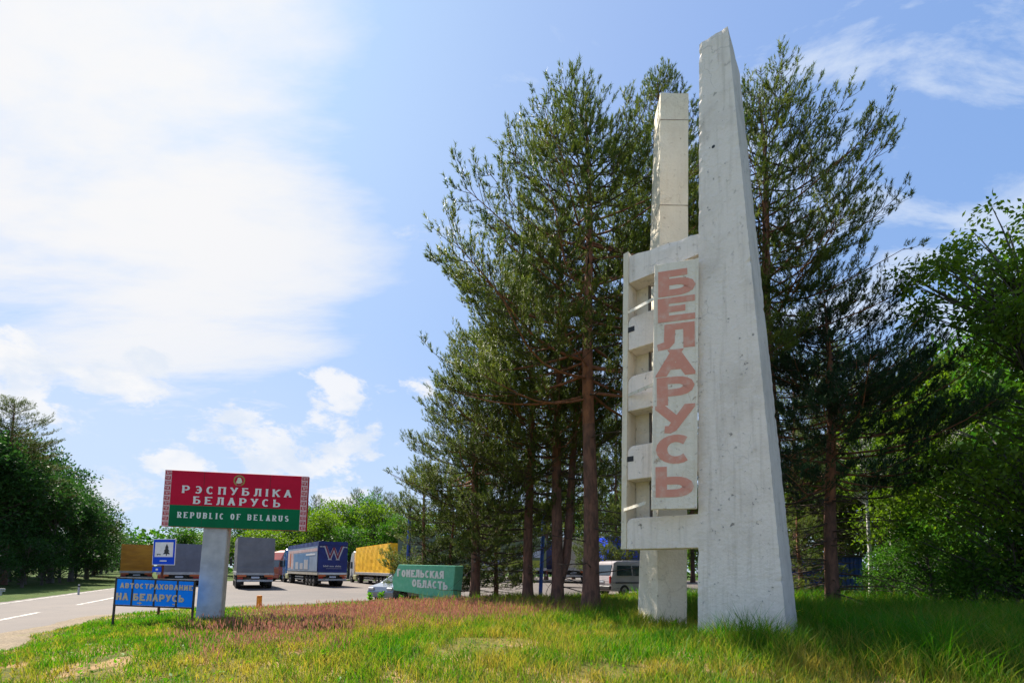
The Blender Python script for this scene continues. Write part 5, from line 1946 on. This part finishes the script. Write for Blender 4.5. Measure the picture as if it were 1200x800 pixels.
# right side: near willowy tree, sunlit shrubs and birches beyond
nearR = leafy('leafy_tree', 'drooping bright green broadleaf tree at the right frame edge', tree_at(1222, 13.6), 13.0, .16, 3.8, .8, 151, FG, mat_='leaf_light', leaf=.17, nclump=330, per=56, weep=.55, split=24, cr=.55, tb=.6)
nearR.rotation_euler = (0, 0, .4)
rights = [(1085, 420, 30, 'A', 'sunlit pale tree beyond the dark pine, right of the monument'), (1135, 400, 27, 'A', 'yellow green tree behind the drooping tree'), (1040, 470, 34, 'A', 'light tree seen through the limbs of the dark pine'),
          (1000, 520, 38, 'B', 'green tree above the blue shed'), (945, 540, 36, 'A', 'light tree right behind the tall pillar and shed'), (1180, 380, 25, 'B', 'mid green tree at the right behind the drooping crown'),
          (1120, 540, 22, 'B', 'low dark tree in the right undergrowth'), (1230, 300, 19, 'B', 'tree past the right frame edge'), (1065, 560, 24, 'A', 'small light tree right of the blue shed')]
for px_, py_, Y_, kd, lab in rights:
    src, h_ = (beltA, 10.5) if kd == 'A' else (beltB, 11.0)
    p = at(px_, 690, Y_)
    H_ = hgt(py_, Y_)
    put(src, (p.x, Y_, .1), px_ * .53, (min(1.0, .3 + .05 * H_), H_ / h_), lab)
birch = leafy('birch_tree', 'thin pale stemmed birch behind the dark pine, above the blue shed', tree_at(1021, 24), 9.5, .11, 1.7, 3.2, 163, FG, mat_='leaf_light', leaf=.14, nclump=110, per=36, trunk='birch', cr=.5, weep=.4)
put(birch, tree_at(1046, 25.5), 1.9, (.9, .95), 'second pale birch stem, right of the blue shed')
put(birch, tree_at(1118, 22), 3.4, (.95, 1.0), 'pale birch stem in the right undergrowth')
shrub = leafy('leafy_shrub', 'leafy shrub at the foot of the undergrowth right of the shed', tree_at(1060, 20), 2.6, .05, 1.3, .25, 171, FG, mat_='leaf', leaf=.12, nclump=80, per=34, cat='shrub', cr=.36, low=.5)
for i, (px_, Y_, s_, lab) in enumerate(((1095, 17, 1.0, 'light shrub under the drooping tree'), (1145, 15.5, 1.0, 'shrub in the shade of the drooping tree trunk'), (1190, 14.2, 1.1, 'shrub at the right frame edge'),
                                        (1030, 22, .9, 'small shrub beside the rust brown lean-to'), (1120, 20, 1.2, 'taller shrub deep in the right undergrowth'), (1170, 19, 1.3, 'bright shrub behind the shaded right grass'))):
    put(shrub, tree_at(px_, Y_), i * 1.3, s_, lab)


snames = ('at the left frame edge', 'beneath the roadside pine', 'right of the roadside pine', 'under the left forest edge', 'further along the left forest edge', 'beside the marker post', 'past the marker post', 'toward the end of the left forest',
          'near the vanishing road', 'in the second row below the pine', 'in the second row of the left forest', 'at the far end of the left forest')
for i, ((x, y, z, s_), nm) in enumerate(zip(LEFT_SHRUBS, snames)):
    c = put(shrub, (x, y, z), i * 2.2, s_, 'dark undergrowth shrub ' + nm)
    c['group'] = 'undergrowth of the left forest'
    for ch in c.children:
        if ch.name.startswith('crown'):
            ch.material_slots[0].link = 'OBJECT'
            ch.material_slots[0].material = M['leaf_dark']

# the wood that closes the view far behind, one mass
RNG = rs = np.random.default_rng(401)
nW = 26000
wx = rs.uniform(-190, 190, nW)
wy = 118 + rs.uniform(0, 14, nW) + .0012 * wx ** 2 * 0
top_ = 9.5 + 2.2 * wob(wx * .12, wy * .05, 1.0, .8) + 1.6 * wob(wx * .5, wy * .1, 1.0, 2.2)
wz = top_ * rs.uniform(0, 1, nW) ** .75
V, T, ti = instance_np(LV, LT, np.stack([wx, wy, wz], 1), rs.normal(0, 1, (nW, 3)), rs.uniform(.8, 1.6, nW), np.clip(rs.normal(.4, .3, nW), 0, 1))
o = np_mesh('distant_forest', V, T, M['leaf'], tint=ti)
o['kind'] = 'stuff'

# ------------------------------------------------------------------ grass, weeds
def blades(name, n, xr, yr, keep, hfun, wfun, tintf, mat_, seed, bend=.45):
    global RNG
    RNG = rs = np.random.default_rng(seed)
    x = rs.uniform(*xr, n)
    y = rs.uniform(*yr, n)
    sd = poly_sd(np.stack([x, y], 1), GRASS) + .22 * wob(x, y, 1.3, .4)
    k = (sd > .25) & (rs.uniform(size=n) < keep(x, y, sd)) & (np.abs(x) < 1.35 * y + 2.5)
    x, y, sd = x[k], y[k], sd[k]
    n = len(x)
    z = hgrass(x, y) - .01
    h = hfun(x, y, rs, sd)
    w = wfun(x, y)
    a = rs.uniform(0, 2 * PI, n)
    b_ = np.stack([np.cos(a), np.sin(a), np.zeros(n)], 1)
    la = rs.uniform(0, 2 * PI, n)
    ln = np.stack([np.cos(la), np.sin(la), np.zeros(n)], 1) * (h * rs.uniform(.1, bend * 2, n))[:, None]
    root = np.stack([x, y, z], 1)
    up = np.array([0, 0, 1.0])
    mid = root + up * (h * .55)[:, None] + ln * .35
    tip = root + up * (h * rs.uniform(.8, 1.0, n))[:, None] + ln
    V = np.stack([root - b_ * w[:, None] / 2, root + b_ * w[:, None] / 2, mid - b_ * w[:, None] * .4, mid + b_ * w[:, None] * .4, tip], 1)
    i = np.arange(n)[:, None] * 5
    T = np.concatenate([i + np.array([0, 1, 3]), i + np.array([0, 3, 2]), i + np.array([2, 3, 4])])
    ti = np.repeat(np.clip(tintf(x, y, rs), 0, 1), 5)
    o = np_mesh(name, V.reshape(-1, 3), T, mat_, tint=ti)
    o['kind'] = 'stuff'
    return tip, h


PINK = [(p.x, p.y) for p in (onz(a, b2, .22) for a, b2 in ((215, 775), (228, 738), (330, 719), (450, 710), (560, 706), (700, 708), (720, 722), (600, 733), (480, 745), (380, 765), (290, 790)))]
BARE = [[(p.x, p.y) for p in (onz(a, b2, .1) for a, b2 in poly)] for poly in
        (((70, 800), (95, 776), (150, 771), (168, 780), (120, 800)), ((505, 778), (545, 757), (610, 757), (630, 772), (560, 782)), ((640, 800), (700, 786), (790, 792), (800, 800)), ((-10, 800), (0, 775), (30, 772), (20, 800)))]


def bare(x, y):
    d = np.full(len(x), -9.0)
    P = np.stack([x, y], 1)
    for b_ in BARE:
        d = np.maximum(d, poly_sd(P, b_))
    return d + .22 * wob(x, y, 3.0, 1.0) + .16 * wob(x, y, 8.0, 2.0) - .1


def tallz(x, y):
    """tall grass: by the pillars, the tree feet and in the shade on the right"""
    f = np.exp(-((x - 4.4) ** 2 + (y - 8.3) ** 2) / 1.1)
    f = np.maximum(f, sstep(4.3, 6.5, x) * sstep(5.6, 7.2, y))
    f = np.maximum(f, .40 * sstep(14.0, 18, y) * sstep(-2.5, -.5, x))
    f = np.maximum(f, .45 * sstep(11, 14, y) * sstep(-2, 3, x))
    return f


def keep_near(x, y, sd):
    d = bare(x, y)
    k = np.where(d > -.08, .22, 1.0) * (.45 + .55 * sstep(-.4, .5, wob(x, y, 1.8, 2.2) + .6 * wob(x, y, 6.0, 1.2)))
    return k * np.clip(.25 + sd * .7, 0, 1) * np.clip(10.5 / y, .3, 1)


def hnear(x, y, rs, sd):
    h = .07 + .055 * (1 + wob(x, y, 1.2, 1.0)) + .05 * (1 + wob(x, y, 3.7, .2)) + .035 * (1 + wob(x, y, 9.0, 1.1))
    h = h * np.where(x < -3.2, .65, 1.0)
    h = h * (1 + 2.2 * tallz(x, y)) * rs.uniform(.55, 1.3, len(x))
    h = h * np.where(bare(x, y) > -.05, .45, 1)
    return np.maximum(.035, h * np.clip(.35 + sd * .5, 0, 1))


def tnear(x, y, rs):
    dry = .34 + .42 * wob(x, y, .9, .7) + .40 * wob(x, y, 3.2, 2.7) + .24 * wob(x, y, 8, .3) + .30 * (bare(x, y) > -.2)
    dry = dry + .22 * (poly_sd(np.stack([x, y], 1), PINK) > 0) - .30 * tallz(x, y) - .16 * (x < -3.5) + .10 * sstep(9, 6, y)
    return dry + rs.normal(0, .24, len(x))


blades('meadow_grass', 265000, (-15, 19), (4.4, 13), keep_near, hnear, lambda x, y: .006 + .00075 * y, tnear, M['blade'], 201)
blades('far_grass', 80000, (-16, 24), (13, 27), lambda x, y, sd: np.clip(.3 + sd * .6, 0, 1) * np.clip(17 / y, .3, 1), lambda x, y, rs, sd: hnear(x, y, rs, sd) * .95,
       lambda x, y: .008 + .0009 * y, tnear, M['blade'], 202)
# thin tall stalks standing above the rest
blades('tall_stalks', 24000, (-8, 14), (5.4, 20), lambda x, y, sd: .16 * (x > -4) + .8 * tallz(x, y), lambda x, y, rs, sd: rs.uniform(.35, .75, len(x)), lambda x, y: .0035 + .0004 * y,
       lambda x, y, rs: rs.uniform(.15, .6, len(x)), M['blade'], 203, .25)

# reddish flowering grass on the crest
global_n = 74000
RNG = rs = np.random.default_rng(205)
px_lo = min(p[0] for p in PINK), max(p[0] for p in PINK)
py_lo = min(p[1] for p in PINK), max(p[1] for p in PINK)
x = rs.uniform(px_lo[0] - 1, px_lo[1] + 1, global_n)
y = rs.uniform(py_lo[0] - .5, py_lo[1] + 1, global_n)
sd = poly_sd(np.stack([x, y], 1), PINK) + .45 * wob(x, y, 1.6, 1.9)
k = (sd > -.25) & (rs.uniform(size=global_n) < np.clip(.14 + .45 * sd + .45 * wob(x, y, 2.4, .6), .04, .9)) & (poly_sd(np.stack([x, y], 1), GRASS) > .8)
x, y = x[k], y[k]
n = len(x)
h = rs.uniform(.14, .34, n)
root = np.stack([x, y, hgrass(x, y)], 1)
tip = root + np.stack([rs.normal(0, .06, n), rs.normal(0, .06, n), h], 1)
a = rs.uniform(0, PI, n)
sv = np.stack([np.cos(a), np.sin(a), 0 * a], 1)
hv = tip - root
w = (.004 + .0005 * y)[:, None]
m0 = root + hv * .62
m1 = root + hv * .82
V = np.stack([root - sv * w * .22, root + sv * w * .22, m0, m1 - sv * w * .85, m1 + sv * w * .85, tip], 1).reshape(-1, 3)
i = np.arange(n)[:, None] * 6
T = np.concatenate([i + np.array([0, 1, 2]), i + np.array([2, 4, 3]), i + np.array([3, 4, 5])])
o = np_mesh('reddish_grass', V, T, M['seed'], tint=np.repeat(np.clip(rs.normal(.4, .28, n), 0, 1), 6))
o['kind'] = 'stuff'


# low broad leaves of clover, plantain and moss between the blades
RNG = rs = np.random.default_rng(222)
nH = 26000
x, y = rs.uniform(-13, 12, nH), rs.uniform(5, 14, nH)
sd = poly_sd(np.stack([x, y], 1), GRASS)
k = (sd > .6) & (rs.uniform(size=nH) < np.clip(.25 + .7 * wob(x, y, 2.1, 3.1), 0, 1)) & (np.abs(x) < 1.1 * y)
x, y = x[k], y[k]
P = np.stack([x, y, hgrass(x, y) + rs.uniform(.005, .05, len(x))], 1)
V, T, ti = instance_np(LV, LT, P, np.stack([rs.normal(0, 1, len(x)), rs.normal(0, 1, len(x)), rs.uniform(.1, .7, len(x))], 1), rs.uniform(.03, .085, len(x)), np.clip(rs.normal(.5, .3, len(x)), 0, 1))
o = np_mesh('ground_herbs', V, T, M['weed'], tint=ti)
o['kind'] = 'stuff'


# leafy weeds
def weed(label, loc, seed, H=.5, n=60, lf=.13):
    global RNG
    RNG = rs = np.random.default_rng(seed)
    t = thing('weed_plant', label, 'plant', loc, 0, 'leafy weeds in the meadow')
    st = Cloud()
    P, A = [], []
    for s in range(7):
        az = rs.uniform(0, 2 * PI)
        hh = H * rs.uniform(.55, 1.0)
        e = np.linspace(0, 1, 4)
        d = np.array([math.cos(az), math.sin(az), 0]) * rs.uniform(.08, .3) * H
        S = d * e[:, None] ** 1.3 + np.array([0, 0, hh]) * e[:, None]
        st.tube(S, .006 - .004 * e, 4)
        u = rs.uniform(.15, 1, n // 7)
        P.append(np.stack([np.interp(u, e, S[:, k_]) for k_ in range(3)], 1))
        A.append(rs.normal(0, 1, (n // 7, 3)) * np.array([1, 1, .5]) + np.array([0, 0, .5]))
    st.build('stem', M['weed'], t)
    P, A = np.concatenate(P), np.concatenate(A)
    V, T, ti = instance_np(LV, LT, P, A, lf * rs.uniform(.6, 1.2, len(P)), rs.uniform(0, 1, len(P)))
    o = np_mesh('foliage', V, T, M['weed'], t, ti)
    o['kind'] = 'stuff'
    return t


w0 = None
wl = [(657, 697, .30, 1.6, 'tall fresh weed at the foot of the forked pine'), (690, 716, .2, .8, 'weed in front of the tallest pine trunk'), (596, 702, .25, 1.0, 'weed under the slim pine, right of the green block'),
      (446, 701, .2, 1.5, 'weed clump left of the green block'), (434, 702, .2, 1.3, 'low weed at the corner of the parking lot'), (470, 706, .2, .8, 'weed under the left end of the green block'), (790, 742, .2, .7, 'weed at the foot of the slender pillar'),
      (885, 757, .18, .9, 'weed in front of the tall pillar foot'), (380, 778, .12, .55, 'bright low weed in the front meadow, below the reddish grass'), (560, 708, .22, .9, 'weed right of the green block'), (720, 712, .22, 1.0, 'weed between the tallest pine and the fin'),
      (1000, 752, .15, 1.0, 'weed in the shaded grass right of the monument'), (905, 763, .15, .8, 'weed by the right corner of the tall pillar')]
for i, (px_, py_, z_, s_, lab) in enumerate(wl):
    p = onz(px_, py_, .2)
    l_ = (p.x, p.y, gz(p.x, p.y) - .02)
    if w0 is None:
        w0 = weed(lab, l_, 301)
        w0.scale = (s_, s_, s_)
    else:
        put(w0, l_, i * 1.7, s_, lab)
# yellow flowers near the pillar's right foot
fl = None
for i, (px_, py_, lab) in enumerate(((951, 745, 'yellow flower stalk right beside the tall pillar'), (960, 752, 'yellow flower stalk a step right of the tall pillar'), (940, 748, 'yellow flower stalk touching the pillar corner'))):
    p = onz(px_, py_, .2)
    l_ = (p.x, p.y, gz(p.x, p.y) - .01)
    if fl is None:
        fl = thing('yellow_flower', lab, 'flower', l_, 0, 'yellow flowers by the pillar')
        st = Cloud()
        st.tube(np.array([[0, 0, 0], [.01, .01, .25], [.03, 0, .46]]), [.005, .004, .003], 4)
        st.build('stem', M['weed'], fl)
        rs = np.random.default_rng(5)
        P = np.array([.03, 0, .45]) + rs.normal(0, .035, (22, 3))
        V, T, ti = instance_np(LV, LT, P, rs.normal(0, 1, (22, 3)), np.full(22, .03), rs.uniform(0, 1, 22))
        o = np_mesh('blossom', V, T, M['petal'], fl, ti)
        o['kind'] = 'stuff'
    else:
        c = put(fl, l_, i, .8 + .2 * i, lab)
